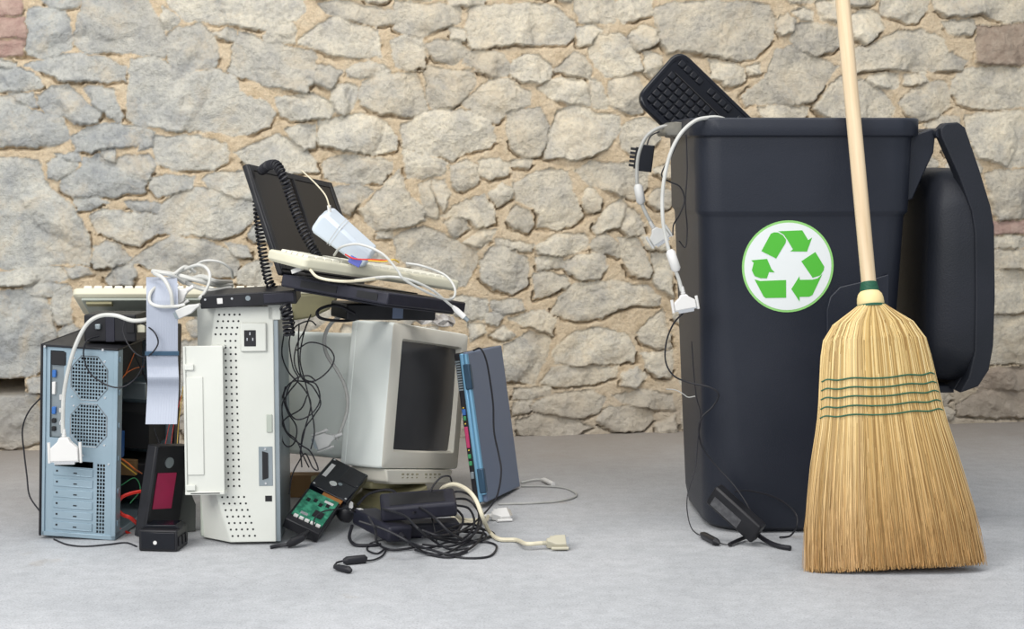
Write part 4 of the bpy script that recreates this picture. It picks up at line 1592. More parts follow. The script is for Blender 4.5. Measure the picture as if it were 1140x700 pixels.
# black power unit on the tower
r1 = slab('power_unit', 'square black power unit with a socket on top of the silver tower', 'power supply', P(94, 387, 3.83), (1, -.03, 0), (0.05, 1, 0), None, None)
r1.location.z = .436
MB().box(0, .115, 0, .10, 0, .060).build('unit_case', 'black', r1, bevel=.003)
MB().box(.048, .068, -.002, .001, .0, .060).build('unit_rib', 'navy', r1, bevel=.001)
MB().box(.026, .038, -.008, .001, .028, .040).build('cord_plug', 'zinc', r1, bevel=.002)
MB().box(.095, .112, -.004, .001, .02, .055).build('socket', 'dark', r1, bevel=.001)
MB().box(.115, .132, .01, .04, .02, .036).build('side_connector', 'beige', r1, bevel=.001)

# black drive rail on top of the white case
r2 = slab('drive_bracket', 'long black metal drive bracket lying across the top of the white case', 'bracket', P(223.5, 344, 3.725), P(331, 338, 3.73) - P(223.5, 344, 3.725), (0, 1, .06), None, None)
MB().box(0, .205, 0, .10, 0, .029).build('bracket_body', 'black', r2, bevel=.002)
for x, z, rr_ in ((.011, .020, .0025), (.068, .019, .0025), (.105, .018, .0018)):
    MB().cyl((x, -.0015, z), (x, .001, z), rr_, 10).build('screw', 'chrome', r2)
MB().box(.036, .048, -.002, .001, .009, .021).build('clip', 'plug_w', r2, bevel=.001)
MB().cyl((.102, -.002, .018), (.102, .001, .018), .0055, 14).build('screw_boss', 'zinc', r2)
MB().box(.135, .2, -.002, .001, .005, .025).build('rail_plate', 'navy', r2, bevel=.001)

# dark battery packs under the open laptop
r3 = slab('battery_pack', 'black battery block wedged between the open laptop and the tube monitor', 'battery', P(386, 349, 3.86), P(486, 350, 3.97) - P(386, 349, 3.86), (-.3, 1, 0), None, None)
MB().box(0, .222, 0, .09, -.014, .022).build('battery_case', 'black', r3, bevel=.004)
MB().box(.112, .138, -.001, .001, -.010, .018).build('battery_label', 'lap_lid', r3)

# beige thing: shallow tray lid seen between bracket and monitor
r4 = slab('plastic_cover', 'aged olive-beige plastic cover behind the black bracket, under the open laptop', 'cover', P(326, 357, 3.99), (1, .1, .06), (0, 1, 0), None, None)
MB().prism([(0, 0), (.045, .004), (.085, .020), (.105, .042), (.10, .056), (0, .060)], 0, .14, 'y').build('cover_shell', 'olive', r4, bevel=.005)
MB().prism([(0.01, .0601), (.098, .0565), (.096, .061), (.01, .064)], 0.005, .13, 'y').build('cover_rim', 'beige', r4, bevel=.001)

# black leaning drive with magenta label
r5 = slab('disc_drive', 'black disc drive with a magenta label leaning between the tower and the white case', 'drive', F(149, 604, .002) + Vector((0, .0, 0)), (.80, -.55, 0), (-.4, .55, 0), None, None)
zz = (P(172, 497, 3.80) - F(149, 604, .002)).normalized()
yv = Vector((.55, .80, 0)).normalized()
xv = yv.cross(zz).normalized()
Mx5 = Matrix(((xv.x, yv.x, zz.x, F(149, 604).x), (xv.y, yv.y, zz.y, F(149, 604).y), (xv.z, yv.z, zz.z, .0155), (0, 0, 0, 1)))
r5.matrix_basis = Mx5
MB().box(0, .028, 0, .105, .0, .205).build('drive_case', 'black', r5, bevel=.003)
MB().box(.028, .0295, .015, .072, .065, .145).build('drive_label', 'magenta', r5)
lb = MB()
lb.cyl((.028, .045, .168), (.031, .045, .168), .012, 16)
lb.build('motor_hub', 'zinc', r5)
MB().box(.028, .034, .0, .006, .0, .205).build('drive_flange', 'black', r5)

r6 = slab('drive_cover', 'dark grey metal flap propped behind the small black box', 'cover', F(199, 598, .002), (.9, .42, 0), (-.3, .95, 0), None, None)
zz = Vector((.07, .12, 1)).normalized()
xv = Vector((.8, .4, 0)).normalized()
yv = zz.cross(xv).normalized()
o6 = F(196, 594)
r6.matrix_basis = Matrix(((xv.x, yv.x, zz.x, o6.x), (xv.y, yv.y, zz.y, o6.y), (xv.z, yv.z, zz.z, .004), (0, 0, 0, 1)))
MB().prism([(0, 0), (.045, 0), (.045, .06), (.012, .135), (.004, .135)], 0, .005, 'y').build('flap', 'zinc', r6, bevel=.001)
r6.children[0].data.materials[0] = mat('dark_grey_sheet', (.06, .065, .06), .5)

r7 = slab('small_drive', 'small black boxy drive with one silver screw on the floor before the magenta label', 'drive', F(154.5, 613, .001), (1, -.12, 0), (.12, 1, 0), None, None)
MB().box(0, .085, 0, .075, 0, .046).build('drive_body', 'black', r7, bevel=.003)
MB().box(.006, .080, -.0015, .001, .005, .041).build('face_plate', 'blackgloss', r7, bevel=.001)
MB().cyl((.037, -.003, .019), (.037, 0, .019), .0042, 14).build('screw', 'plug_w', r7)
MB().prism([(.0, .046), (.085, .046), (.075, .054), (.01, .052)], .02, .07, 'y').build('top_plate', 'blackgloss', r7, bevel=.001)
for k in range(3):
    MB().box(.085, .089, .008 + k * .022, .020 + k * .022, .01, .03).build('side_tab', 'black', r7, bevel=.001)

# hard drives
o8 = P(352, 549, 3.88)
r8 = slab('hard_drive', 'black hard drive with a white strip label, tilted above the green circuit board', 'hard drive', o8, P(391, 569, 3.80) - o8, P(372, 518, 4.0) - o8, None, None)
r8.matrix_basis = Matrix.Translation((-.454, 3.910, .106)) @ Euler((.3551, .4278, -.197)).to_matrix().to_4x4()
MB().box(-.002, .092, -.002, .124, -.024, 0).build('drive_case', 'blackgloss', r8, bevel=.003)
MB().cyl((.040, .034, -.001), (.040, .034, .0015), .009, 20).build('spindle_cap', 'chrome', r8)
MB().cyl((.054, .044, -.001), (.054, .044, .001), .005, 16).build('pivot_cap', 'zinc', r8)
MB().box(.006, .016, .045, .100, 0, .0008).build('barcode_label', 'plug_w', r8)
for x, y in ((.005, .005), (.086, .005), (.005, .117), (.086, .117), (.086, .065)):
    MB().cyl((x, y, -.001), (x, y, .001), .0028, 10).build('screw', 'chrome', r8)
MB().box(.045, .088, .058, .120, 0, .0012).build('top_cover_rise', 'black', r8, bevel=.001)

o9 = P(325, 581, 3.82)
r9 = slab('hard_drive', 'upturned hard drive showing its bright green circuit board, beside the white case', 'hard drive', o9, P(358, 594, 3.74) - o9, P(346, 547, 3.92) - o9, None, None)
r9.matrix_basis = Matrix.Translation((-.485, 3.794, .060)) @ Euler((.3557, .4136, -.1383)).to_matrix().to_4x4()
MB().box(-.006, .078, -.022, .112, -.026, -.0005).build('drive_case', 'black', r9, bevel=.002)
pb = MB().box(.0, .073, .0, .108, 0, .002).build('circuit_board', 'pcb', r9)
MB().box(.040, .062, .022, .046, .002, .004).build('chip', 'black', pb)
for k in range(4):
    MB().box(.008 + k * .015, .016 + k * .015, .064 + .008 * (k % 2), .076 + .008 * (k % 2), .002, .0035).build('chip', 'dark', pb)
MB().box(.015, .032, .013, .022, .002, .0032).build('chip', 'chrome', pb)
MB().box(.045, .066, .086, .094, .002, .003).build('chip_label', 'plug_w', pb)
for k in range(5):
    MB().box(.006 + k * .0135, .016 + k * .0135, -.004, .003, .0, .004).build('connector', 'plug_w', r9)
MB().box(.03, .078, .108, .122, -.01, .001).build('copper_flex', 'copper', r9)
# cardboard scrap behind
tb = MB().box(0, .13, 0, .05, 0, .055).build('cardboard_box', 'tanbox', None, bevel=.001)
tb.location = F(322, 552) + Vector((.0, -.02, 0))
tb.location.z = 0
tag(tb, 'small brown cardboard box on the floor behind the hard drives', 'box')

# ------------------------------------------------------------------ white adapter on top
oa = P(352, 279, 3.66)
r10 = slab('power_adapter', 'pale blue-white power adapter box tilted on the beige keyboard', 'adapter', oa, P(425, 305, 3.68) - oa, P(372, 262, 3.8) - oa, None, None)
xa = (P(428, 283, 3.60) - P(356, 231, 3.60)).normalized()
za = Vector((-xa.z * .0 + .35, -.25, .9))
za = (za - xa * za.dot(xa)).normalized()
ya = za.cross(xa)
oo = P(344, 257, 3.62)
r10.matrix_basis = Matrix(((xa.x, ya.x, za.x, oo.x), (xa.y, ya.y, za.y, oo.y), (xa.z, ya.z, za.z, oo.z), (0, 0, 0, 1)))
ad = MB()
ad.loft([[(x, .0 + i, 0 + i), (x, .065 - i, 0 + i), (x, .065 - i, .052 - k_ - i), (x, .0 + i, .052 - k_ - i)] for x, i, k_ in ((0, .004, .012), (.010, 0, .0), (.128, 0, .014), (.136, .004, .018))])
ado = ad.build('adapter_case', 'adapter_w', r10, bevel=.006, seg=3)
for x in (.045, .051):
    MB().box(x, x + .0012, -.0005, .0655, -.0005, .0480).build('seam', 'plug_g', r10)
MB().cyl((.012, .03, .048), (.002, .03, .060), .004, 10).build('cord_collar', 'plug_w', r10)

vt = MB().box(0, .024, 0, .02, 0, .016).build('ribbon_connector', 'violet', None, bevel=.001)
vt.location = P(388, 292, 3.56)
vt.rotation_euler = (0, .5, .2)
tag(vt, 'small violet-blue connector lying between the white adapter and the beige keyboard', 'connector')
for nm, pts, m_ in (('red', [(384, 283, 3.55), (395, 288, 3.55), (415, 289, 3.56), (432, 290, 3.58)], 'red'), ('yellow', [(410, 290, 3.555), (428, 291, 3.57), (438, 289, 3.58), (444, 292, 3.6)], 'yellow')):
    wire('thin_wire', f'thin {nm} wire lying over the keys below the white adapter', 'wire', [P(*p) for p in pts], .0016, m_)
wp = MB().box(0, .022, 0, .014, 0, .009).build('small_connector', 'plug_w', None, bevel=.001)
wp.matrix_basis = axes(P(325, 305, 3.60), (.9, -.2, .35), (.2, 1, 0))
tag(wp, 'small white two-pin connector at the hinge of the open laptop', 'connector')

# ------------------------------------------------------------------ ribbon cable
def ribbon():
    path = [P(180, 318, 3.93), P(180, 309, 3.86), P(180, 311, 3.76), P(180.5, 330, 3.712), P(180.5, 360, 3.708), P(180.5, 392, 3.71), P(181, 408, 3.714), P(181.5, 420, 3.700), P(181.5, 432, 3.712), P(180.5, 452, 3.706), P(179.5, 472, 3.69)]
    sm = catmull(path, 6)
    n = 25
    vs, fs = [], []
    w = .0335
    up = []
    for i, p in enumerate(sm):
        t = (sm[min(i + 1, len(sm) - 1)] - sm[max(i - 1, 0)]).normalized()
        nrm = Vector((1, 0, 0)).cross(t).normalized()
        for j in range(n):
            a = (j / (n - 1) * 2 - 1) * (w - .0000)
            k = math.copysign(1, 1)
            vs.append(p + Vector((a, 0, 0)) + nrm * (.00015 * math.cos(j * math.pi)))
    for i in range(len(sm) - 1):
        for j in range(n - 1):
            fs.append((i * n + j, i * n + j + 1, (i + 1) * n + j + 1, (i + 1) * n + j))
    o = MB().add(vs, fs).build('ribbon_cable', 'ribbon', None, solid=.0011)
    tag(o, 'wide flat grey ribbon cable hanging down between the tower and the white case', 'cable')
    b = rebase(o)
    o['_b'] = list(b)
    bd = MB()
    p = P(180.5, 393, 3.7085)
    bd.box(p.x - .036, p.x + .036, p.y - .003, p.y + .003, p.z - .005, p.z + .004)
    bo = bd.build('ribbon_band', 'lap_dark', None, bevel=.001)
    attach(bo, o)


ribbon()


# ------------------------------------------------------------------ cables
def W(pts): return [P(*p) for p in pts]


# cable with white wide plug hanging over the tower
c = wire('printer_cable', 'white cable hanging down over the silver tower with a wide white plug at its end', 'cable',
         W([(196, 338, 3.74), (175, 352, 3.72), (150, 357, 3.72), (128, 351, 3.73), (110, 352, 3.74), (96, 362, 3.74), (84, 385, 3.74), (76, 412, 3.745), (71, 440, 3.75), (70, 465, 3.752), (70, 482, 3.752)]), .0045, 'cable_w')
dplug(c, P(72.5, 513, 3.752), (-.02, 0, 1), (1, 0, -.05), w=.062, L=.052, t=.018)

# tangle of white monitor leads
c = wire('monitor_cable', 'white monitor lead looped over the ribbon cable with a blue-faced plug', 'cable',
         W([(205, 315, 3.80), (190, 306, 3.77), (172, 304, 3.75), (182, 310, 3.72), (190, 325, 3.70), (192, 340, 3.70)]), .0042, 'cable_w')
h_ = dplug(c, P(192, 333, 3.74), (.9, 0, .55), (-.5, 0, .85), w=.034, L=.036, t=.014, m='plug_w', shell='blue')
c = wire('monitor_cable', 'white lead coiled in the highest loop above the ribbon cable', 'cable',
         W([(212, 303, 3.86), (218, 295, 3.85), (230, 290, 3.84), (246, 292, 3.84), (257, 300, 3.85), (259, 309, 3.87)]), .0028, 'cable_w')
c = wire('monitor_cable', 'white lead running in a big ring left of the black bracket to a grey plug', 'cable',
         W([(218, 303, 3.83), (206, 297, 3.82), (194, 305, 3.80), (180, 315, 3.76), (168, 325, 3.71), (167, 336, 3.70), (177, 341, 3.69), (195, 341, 3.70), (206, 339, 3.70)]), .0036, 'cable_w')
dplug(c, P(198, 350, 3.70), (.94, 0, .42), (-.42, 0, .9), w=.020, L=.052, t=.022, m='plug_g', shell='zinc', boot=False, screws=False)
c = wire('monitor_cable', 'white lead bending down from the loops to the top of the white case', 'cable',
         W([(197, 304, 3.84), (215, 296, 3.80), (226, 296, 3.78), (233, 303, 3.76), (233, 314, 3.75), (228, 325, 3.74), (222, 332, 3.72)]), .0036, 'cable_w')
for i, (a, nm) in enumerate((([(170, 302, 3.86), (195, 306, 3.82), (220, 312, 3.80), (240, 317, 3.82), (258, 318, 3.88)], 'upper'), ([(196, 308, 3.88), (215, 318, 3.82), (235, 323, 3.80), (257, 321, 3.84)], 'middle'), ([(205, 314, 3.86), (224, 308, 3.81), (240, 313, 3.80), (257, 314, 3.90)], 'lower'))):
    wire('monitor_cable', 'thick grey-white lead bundled flat behind the loops above the white case', 'cable', W(a), .0055, 'cable_w', group='bundled grey-white leads')

# thin black wire on the tower
own(wire('thin_cord', 'thin black cord drooping in an arc across the tower grille', 'cord',
     W([(110, 374, 3.80), (97, 379, 3.77), (93, 395, 3.77), (100, 415, 3.77), (118, 428, 3.765), (135, 431, 3.76), (150, 422, 3.76), (160, 405, 3.75), (163, 385, 3.74)]), .0017, 'cord'), r1, 'cord')
own(wire('thin_cord', 'thin black cord looping beside the black power unit and behind the ribbon', 'cord',
     W([(140, 352, 3.80), (137, 370, 3.78), (146, 388, 3.76), (158, 397, 3.75), (168, 394, 3.70), (176, 382, 3.695), (172, 370, 3.695), (162, 362, 3.72), (152, 358, 3.76)]), .0017, 'cord'), r1, 'cord')
wire('thin_cord', 'thin black cord hanging down the left side of the tower to the floor', 'cord',
     W([(45, 443, 3.85), (32, 458, 3.86), (25, 478, 3.87), (27, 505, 3.87), (30, 530, 3.86), (33, 552, 3.85), (45, 570, 3.84)]), .0018, 'cord')
wire('thin_cord', 'thin black cord lying on the floor under the tower', 'cord', [F(60, 600, .002), F(75, 606, .002), F(95, 608, .002), F(120, 606, .002), F(140, 604, .002), F(152, 608, .002)], .0018, 'cord')


# coiled telephone cords
def coil(label, pts, R, r, pitch, m='cord'):
    path = catmull(pts, 24)
    L = [0]
    for a, b in zip(path, path[1:]): L.append(L[-1] + (b - a).length)
    tot = L[-1]
    turns = tot / pitch
    N = int(turns * 14)
    pos = []
    xs = np.array(L)
    arr = np.array([tuple(p) for p in path])
    up = Vector((0, 1, 0))
    for k in range(N + 1):
        s = tot * k / N
        p = Vector([float(np.interp(s, xs, arr[:, q])) for q in range(3)])
        p2 = Vector([float(np.interp(min(tot, s + .004), xs, arr[:, q])) for q in range(3)])
        p1 = Vector([float(np.interp(max(0, s - .004), xs, arr[:, q])) for q in range(3)])
        t = (p2 - p1).normalized()
        a = (up - t * up.dot(t)).normalized()
        b = t.cross(a)
        an = 2 * math.pi * turns * k / N
        pos.append(p + (a * math.cos(an) + b * math.sin(an)) * R)
    o = MB().tube(pos, r, 5).build('coiled_cord', m, None, smooth=True)
    tag(o, label, 'cord')
    rebase(o)
    return o


coil('black coiled telephone cord draped down the front of the open laptop screen',
     W([(291, 190, 3.80), (299, 184, 3.75), (308, 184, 3.71), (315, 196, 3.69), (322, 215, 3.69), (329, 235, 3.68), (337, 256, 3.67), (347, 274, 3.66), (356, 290, 3.64)]), .0085, .0026, .0082)
coil('black coiled telephone cord hanging behind the left edge of the open laptop screen',
     W([(286, 208, 3.84), (287, 235, 3.84), (290, 265, 3.83), (294, 290, 3.82), (299, 312, 3.81), (306, 324, 3.80)]), .0085, .0026, .0085)
coil('short black coiled cord hanging beside the top corner of the white case',
     W([(317, 340, 3.72), (320, 350, 3.71), (321, 362, 3.71), (322, 374, 3.715)]), .0105, .0030, .0085)
own(wire('thin_cord', 'thin white lead running from the laptop screen top to the white adapter', 'cord', W([(336, 190, 3.84), (350, 203, 3.78), (362, 217, 3.70), (367, 231, 3.62)]), .0016, 'cable_c'), r10, 'cord')

# white usb lead looping round the keyboard
c = wire('usb_cable', 'white lead looped round the top keyboard ending in a small plug above the monitor', 'cable',
         W([(372, 284, 3.62), (380, 275, 3.55), (400, 272, 3.53), (425, 282, 3.52), (442, 300, 3.52), (450, 311, 3.52), (475, 325, 3.55), (495, 333, 3.60), (505, 331, 3.64), (506, 320, 3.68), (495, 306, 3.74), (470, 296, 3.74), (452, 293, 3.74)]), .0026, 'cable_w')
own_0 = c
c2 = wire('usb_cable', 'white lead crossing under the top keyboard, dropping right to a white plug', 'cable',
          W([(395, 312, 3.62), (430, 308, 3.56), (455, 311, 3.55), (480, 322, 3.58), (495, 334, 3.60), (507, 344, 3.62)]), .0026, 'cable_w')
own_1 = c2
pl = MB()
pl.tube(W([(504, 341, 3.615), (508, 345, 3.62), (517, 353, 3.62)]), .006, 10, radii=[.0035, .0062, .0062])
attach(pl.build('plug', 'plug_w', None, smooth=True), c2)
pl = MB()
pl.tube(W([(517, 353, 3.62), (521, 357, 3.62)]), .0045, 10)
attach(pl.build('plug_tip', 'zinc', None, smooth=True), c2)
own(wire('usb_cable', 'cream lead stretched along the underside of the top keyboard', 'cable', W([(345, 300, 3.545), (355, 309, 3.54), (380, 313, 3.54), (405, 312, 3.56), (430, 309, 3.6)]), .003, 'cable_c'), k2, 'cord')

# cords between laptop and monitor
wire('power_cord', 'thick black cord looping in the gap between the open laptop and the monitor top', 'cord', W([(395, 349, 3.86), (375, 340, 3.84), (358, 343, 3.82), (353, 349, 3.81), (360, 355, 3.82), (385, 357, 3.90), (410, 352, 3.95)]), .0035, 'cord')
c = wire('monitor_cable', 'grey video lead curving down the side of the tube monitor to a grey plug', 'cable',
         W([(425, 352, 4.06), (400, 348, 4.03), (380, 352, 3.98), (367, 362, 3.97), (361, 378, 3.965), (364, 395, 3.965), (375, 412, 3.96), (384, 430, 3.96), (387, 452, 3.955), (382, 472, 3.95), (374, 490, 3.94)]), .0045, 'cable_g')
dplug(c, P(352, 493, 3.935), (.85, 0, .3), (-.3, 0, .9), w=.034, L=.045, t=.018, m='plug_g', shell='zinc')
cbl = MB()
bb = MB()
for x0, y0, x1, y1 in ((408, 347, 500, 372), (430, 343, 520, 366), (455, 345, 505, 362)):
    pass
# crumpled clear film on the monitor
fm = MB()
vs = []
fs = []
rg = random.Random(9)
for j in range(7):
    for i in range(16):
        p = P(415 + i * 6.0, 353 + i * 1.05 - j * 1.6, 4.06 + .011 * i - j * .004)
        vs.append(p + Vector((rg.uniform(-.004, .004), -.03 + rg.uniform(-.012, .012) + j * .008, rg.uniform(-.0, .016) + .004)))
for j in range(6):
    for i in range(15):
        fs.append((j * 16 + i, j * 16 + i + 1, (j + 1) * 16 + i + 1, (j + 1) * 16 + i))
fm.add(vs, fs)
fo = fm.build('plastic_bag', 'bag', None, solid=.0008)
tag(fo, 'crumpled grey and brown plastic film on top of the tube monitor', 'bag')
rebase(fo)

# hanging thin black cords beside the monitor
paths = [
    [(316, 372, 3.86), (314, 395, 3.85), (322, 415, 3.85), (338, 432, 3.85), (346, 450, 3.85), (340, 475, 3.84), (335, 500, 3.84), (336, 520, 3.84)],
    [(340, 366, 3.86), (330, 385, 3.85), (328, 405, 3.84), (336, 420, 3.84), (350, 424, 3.84), (366, 412, 3.84), (372, 398, 3.84), (364, 386, 3.85), (345, 381, 3.86), (330, 390, 3.86)],
    [(333, 360, 3.87), (332, 395, 3.85), (336, 420, 3.84), (348, 430, 3.83), (357, 448, 3.83), (350, 462, 3.84), (338, 480, 3.84), (334, 505, 3.84)],
    [(345, 425, 3.86), (325, 425, 3.85), (316, 440, 3.85), (320, 458, 3.85), (330, 475, 3.84), (328, 492, 3.84), (320, 497, 3.84), (314, 488, 3.84), (316, 468, 3.85), (335, 455, 3.85), (342, 440, 3.85)],
    [(318, 430, 3.85), (312, 455, 3.84), (318, 480, 3.83), (335, 495, 3.83), (345, 502, 3.84), (352, 515, 3.84), (354, 523, 3.84), (348, 520, 3.84), (340, 505, 3.84), (332, 515, 3.83), (325, 530, 3.83), (322, 550, 3.83)],
    [(322, 372, 3.83), (331, 362, 3.83), (345, 357, 3.84), (352, 362, 3.85)],
    [(328, 358, 3.87), (322, 380, 3.85), (326, 408, 3.83), (332, 422, 3.83), (322, 436, 3.83), (314, 452, 3.83), (318, 478, 3.83), (330, 490, 3.82), (338, 508, 3.82), (344, 520, 3.83)],
    [(352, 424, 3.82), (342, 418, 3.82), (326, 424, 3.82), (318, 446, 3.82), (328, 466, 3.81), (345, 462, 3.81), (356, 446, 3.82), (352, 428, 3.83), (340, 424, 3.84)],
    [(346, 350, 3.9), (338, 372, 3.87), (334, 400, 3.85), (340, 426, 3.85), (346, 452, 3.84), (350, 480, 3.84), (346, 500, 3.84)],
]
for p in paths:
    wire('thin_cord', 'thin black cord tangled in the gap between the white case and the tube monitor', 'cord', W(p), .0016, 'cord', group='tangled thin cords beside the monitor')

# ------------------------------------------------------------------ black adapters on the floor
oB = P(402, 571, 3.84)
r11 = slab('power_adapter', 'long black power adapter at the front left of the cord tangle', 'adapter', oB, P(470, 607, 3.74) - oB, P(415, 560, 3.95) - oB, None, None)
oB = F(395, 590, 0)
xa = (F(462, 613, 0) - F(389, 588, 0)).normalized()
Mx = Matrix.Translation(F(391, 583, .030)) @ axes((0, 0, 0), Vector((xa.x, xa.y, -.10)), Vector((.25, .97, .0))).to_3x3().to_4x4()
r11.matrix_basis = Mx
MB().box(0, .155, 0, .062, -.0, .036).build('adapter_case', 'navy', r11, bevel=.007, seg=3)
MB().box(.004, .016, .006, .018, .036, .0365).build('small_label', 'plug_w', r11)
MB().cyl((.155, .03, .018), (.172, .03, .016), .006, 10, r1=.004).build('strain_relief', 'cord', r11, smooth=True)
r12 = slab('power_adapter', 'flat black power adapter resting across the back of the cord tangle', 'adapter', F(420, 575, .03), F(505, 578, .03) - F(420, 578, .03), (.0, 1, 0), None, None)
r12.matrix_basis = axes(F(425, 582, .052), (1, .10, .06), (-.12, 1, .22))
MB().box(0, .165, 0, .085, 0, .034).build('adapter_case', 'navy', r12, bevel=.007, seg=3)
MB().box(.02, .14, .012, .07, .034, .0345).build('rating_label', 'black', r12)
r13 = slab('power_adapter', 'black power adapter lowest in the heap, half buried by black cords', 'adapter', F(440, 600, .0), (1, .05, .0), (-.05, 1, 0), None, None)
r13.matrix_basis = axes(F(447, 600, .001), (1, .16, .0), (-.16, 1, 0))
MB().box(0, .13, 0, .06, 0, .033).build('adapter_case', 'navy', r13, bevel=.006, seg=3)
r14 = slab('wall_plug', 'round black plug block between the hard drive and the adapters', 'plug', F(388, 570, .0), (1, 0, 0), (0, 1, 0), None, None)
r14.matrix_basis = axes(P(383, 574, 3.90), (.8, .2, -.5), (0, 1, .2))
MB().lathe([(.012, -.01), (.020, -.004), (.022, .010), (.018, .022), (.008, .026)], 20).build('plug_body', 'black', r14, smooth=True)
MB().box(-.003, .003, -.012, .012, .022, .034).build('plug_fin', 'plug_w', r14)


def FW(pts):
    return [F(a, b, z) for a, b, z in pts]


tang = [
    [(462, 612, .006), (490, 617, .006), (515, 606, .008), (530, 590, .02), (533, 570, .04), (525, 553, .05), (510, 547, .055), (495, 553, .05), (488, 566, .04)],
    [(445, 600, .02), (480, 612, .012), (505, 617, .006), (528, 607, .008), (538, 590, .012), (520, 583, .025), (495, 590, .03), (470, 598, .03)],
    [(460, 571, .075), (480, 560, .08), (500, 556, .08), (520, 556, .07), (532, 568, .05), (535, 585, .03), (520, 600, .015), (500, 608, .008), (470, 606, .015)],
    [(500, 590, .03), (520, 592, .02), (540, 594, .01), (535, 602, .006), (505, 600, .01), (480, 598, .03)],
    [(480, 598, .035), (510, 604, .01), (535, 600, .006), (550, 594, .005), (530, 588, .02), (505, 594, .03)],
    [(430, 560, .075), (455, 560, .085), (480, 573, .08), (500, 592, .05), (515, 600, .02)],
    [(400, 580, .075), (430, 590, .06), (455, 603, .04), (475, 616, .006), (500, 620, .004), (520, 614, .004)],
    [(500, 560, .07), (515, 575, .05), (510, 590, .03), (490, 596, .04), (470, 590, .05)],
    [(506, 562, .06), (522, 566, .05), (528, 582, .03), (518, 598, .012), (496, 604, .008), (476, 610, .006), (455, 606, .012)],
    [(425, 566, .085), (450, 574, .08), (465, 588, .07), (480, 600, .03), (500, 611, .006), (522, 610, .005)],
    [(410, 575, .085), (418, 590, .06), (420, 604, .012), (436, 612, .005), (470, 608, .006)],
]
for p, r_ in zip(tang, (r12, r12, r11, r13, r13, r12, r11, r13, r13, r12, r11)):
    own(wire('power_cord', 'cord', 'cord', FW(p), .0027, 'cord'), r_)
own(wire('power_cord', 'black cord sweeping out in the rightmost loop on the floor before the tangle', 'cord', FW([(495, 617, .004), (520, 621, .003), (545, 619, .003), (553, 609, .003), (546, 604, .003), (530, 603, .004), (515, 607, .006)]), .0024, 'cord'), r12, 'cord')
own(wire('power_cord', 'black cord arching up behind the adapters below the monitor foot', 'cord', W([(398, 562, 3.93), (410, 550, 3.95), (430, 545, 3.96), (441, 549, 3.95), (444, 560, 3.93), (434, 568, 3.90), (418, 572, 3.88)]), .0032, 'cord'), r14, 'cord')
own(wire('power_cord', 'thin grey-black cord rising in a tall arch in front of the monitor controls', 'cord', W([(487, 608, 3.76), (483, 585, 3.78), (477, 560, 3.80), (480, 545, 3.81), (490, 532, 3.82), (500, 530, 3.83), (503, 536, 3.85)]), .002, 'cord'), r12, 'cord')
own(wire('power_cord', 'thick black cord hanging in a small bow under the front left adapter', 'cord', FW([(392, 585, .03), (389, 598, .012), (395, 606, .005), (410, 607, .004), (424, 606, .004)]), .0038, 'cord'), r11, 'cord')
c = wire('power_cord', 'black cord leading to two dark barrel plugs at the very front of the floor', 'cord', FW([(428, 600, .015), (412, 605, .004), (409, 612, .003), (420, 616, .003), (430, 610, .004), (426, 618, .003), (416, 623, .004), (404, 624, .006)]), .002, 'cord')
own_2 = c
b1 = MB()
b1.tube(FW([(409, 622.5, .008), (406, 622, .009), (386, 624, .009), (382, 624.5, .008)]), .008, 14, radii=[.004, .009, .009, .005])
attach(b1.build('ferrite_bead', 'cord', None, smooth=True), c)
b1 = MB()
b1.tube(FW([(383, 624, .006), (375, 626, .005), (372, 630, .005), (375, 633, .006)]), .0022, 8)
attach(b1.build('short_lead', 'cord', None, smooth=True), c)
b1 = MB()
b1.tube(FW([(372, 631, .007), (376, 631.5, .0075), (388, 634, .008), (391, 635.5, .006)]), .006, 12, radii=[.003, .0065, .0075, .0045])
attach(b1.build('plug', 'cord', None, smooth=True), c)

# plug by the white case
c = wire('power_cord', 'short black cord with a chunky moulded plug at the foot of the white case', 'cord', FW([(301, 609, .004), (312, 607, .006), (322, 606, .008), (330, 603, .01)]), .0042, 'cord')
b1 = MB()
b1.tube(W([(320, 607, 3.72), (326, 603, 3.72), (336, 598, 3.73), (343, 592, 3.76)]), .009, 12, radii=[.006, .010, .009, .004])
attach(b1.build('plug', 'black', None, smooth=True), c)
wire('thin_cord', 'thin black cord crossing over the green circuit board', 'cord', W([(349, 590, 3.73), (350, 578, 3.75), (358, 570, 3.76), (372, 567, 3.77), (388, 566, 3.80), (396, 570, 3.82)]), .0017, 'cord')

# cream cable with plug
c = wire('monitor_cable', 'cream cable arching over the black tangle to a beige plug on the open floor', 'cable',
         [F(532, 579, .004), F(515, 578, .010), P(500, 566, 3.86), P(491, 552, 3.85), P(493, 543, 3.84), P(506, 539, 3.82), P(520, 545, 3.79), P(530, 557, 3.77), P(538, 577, 3.755), F(545, 592, .012), F(556, 600, .006), F(575, 601, .006), F(630, 604, .014) + Vector((-.085, -.006, -.001)), F(630, 604, .014) + Vector((-.050, -.003, 0))], .0048, 'cable_c')
ho = dplug(c, F(630, 604, .014), (-1, -.06, .0), (0, .8, .35), w=.034, L=.042, t=.020, m='plug_c', boot=True)
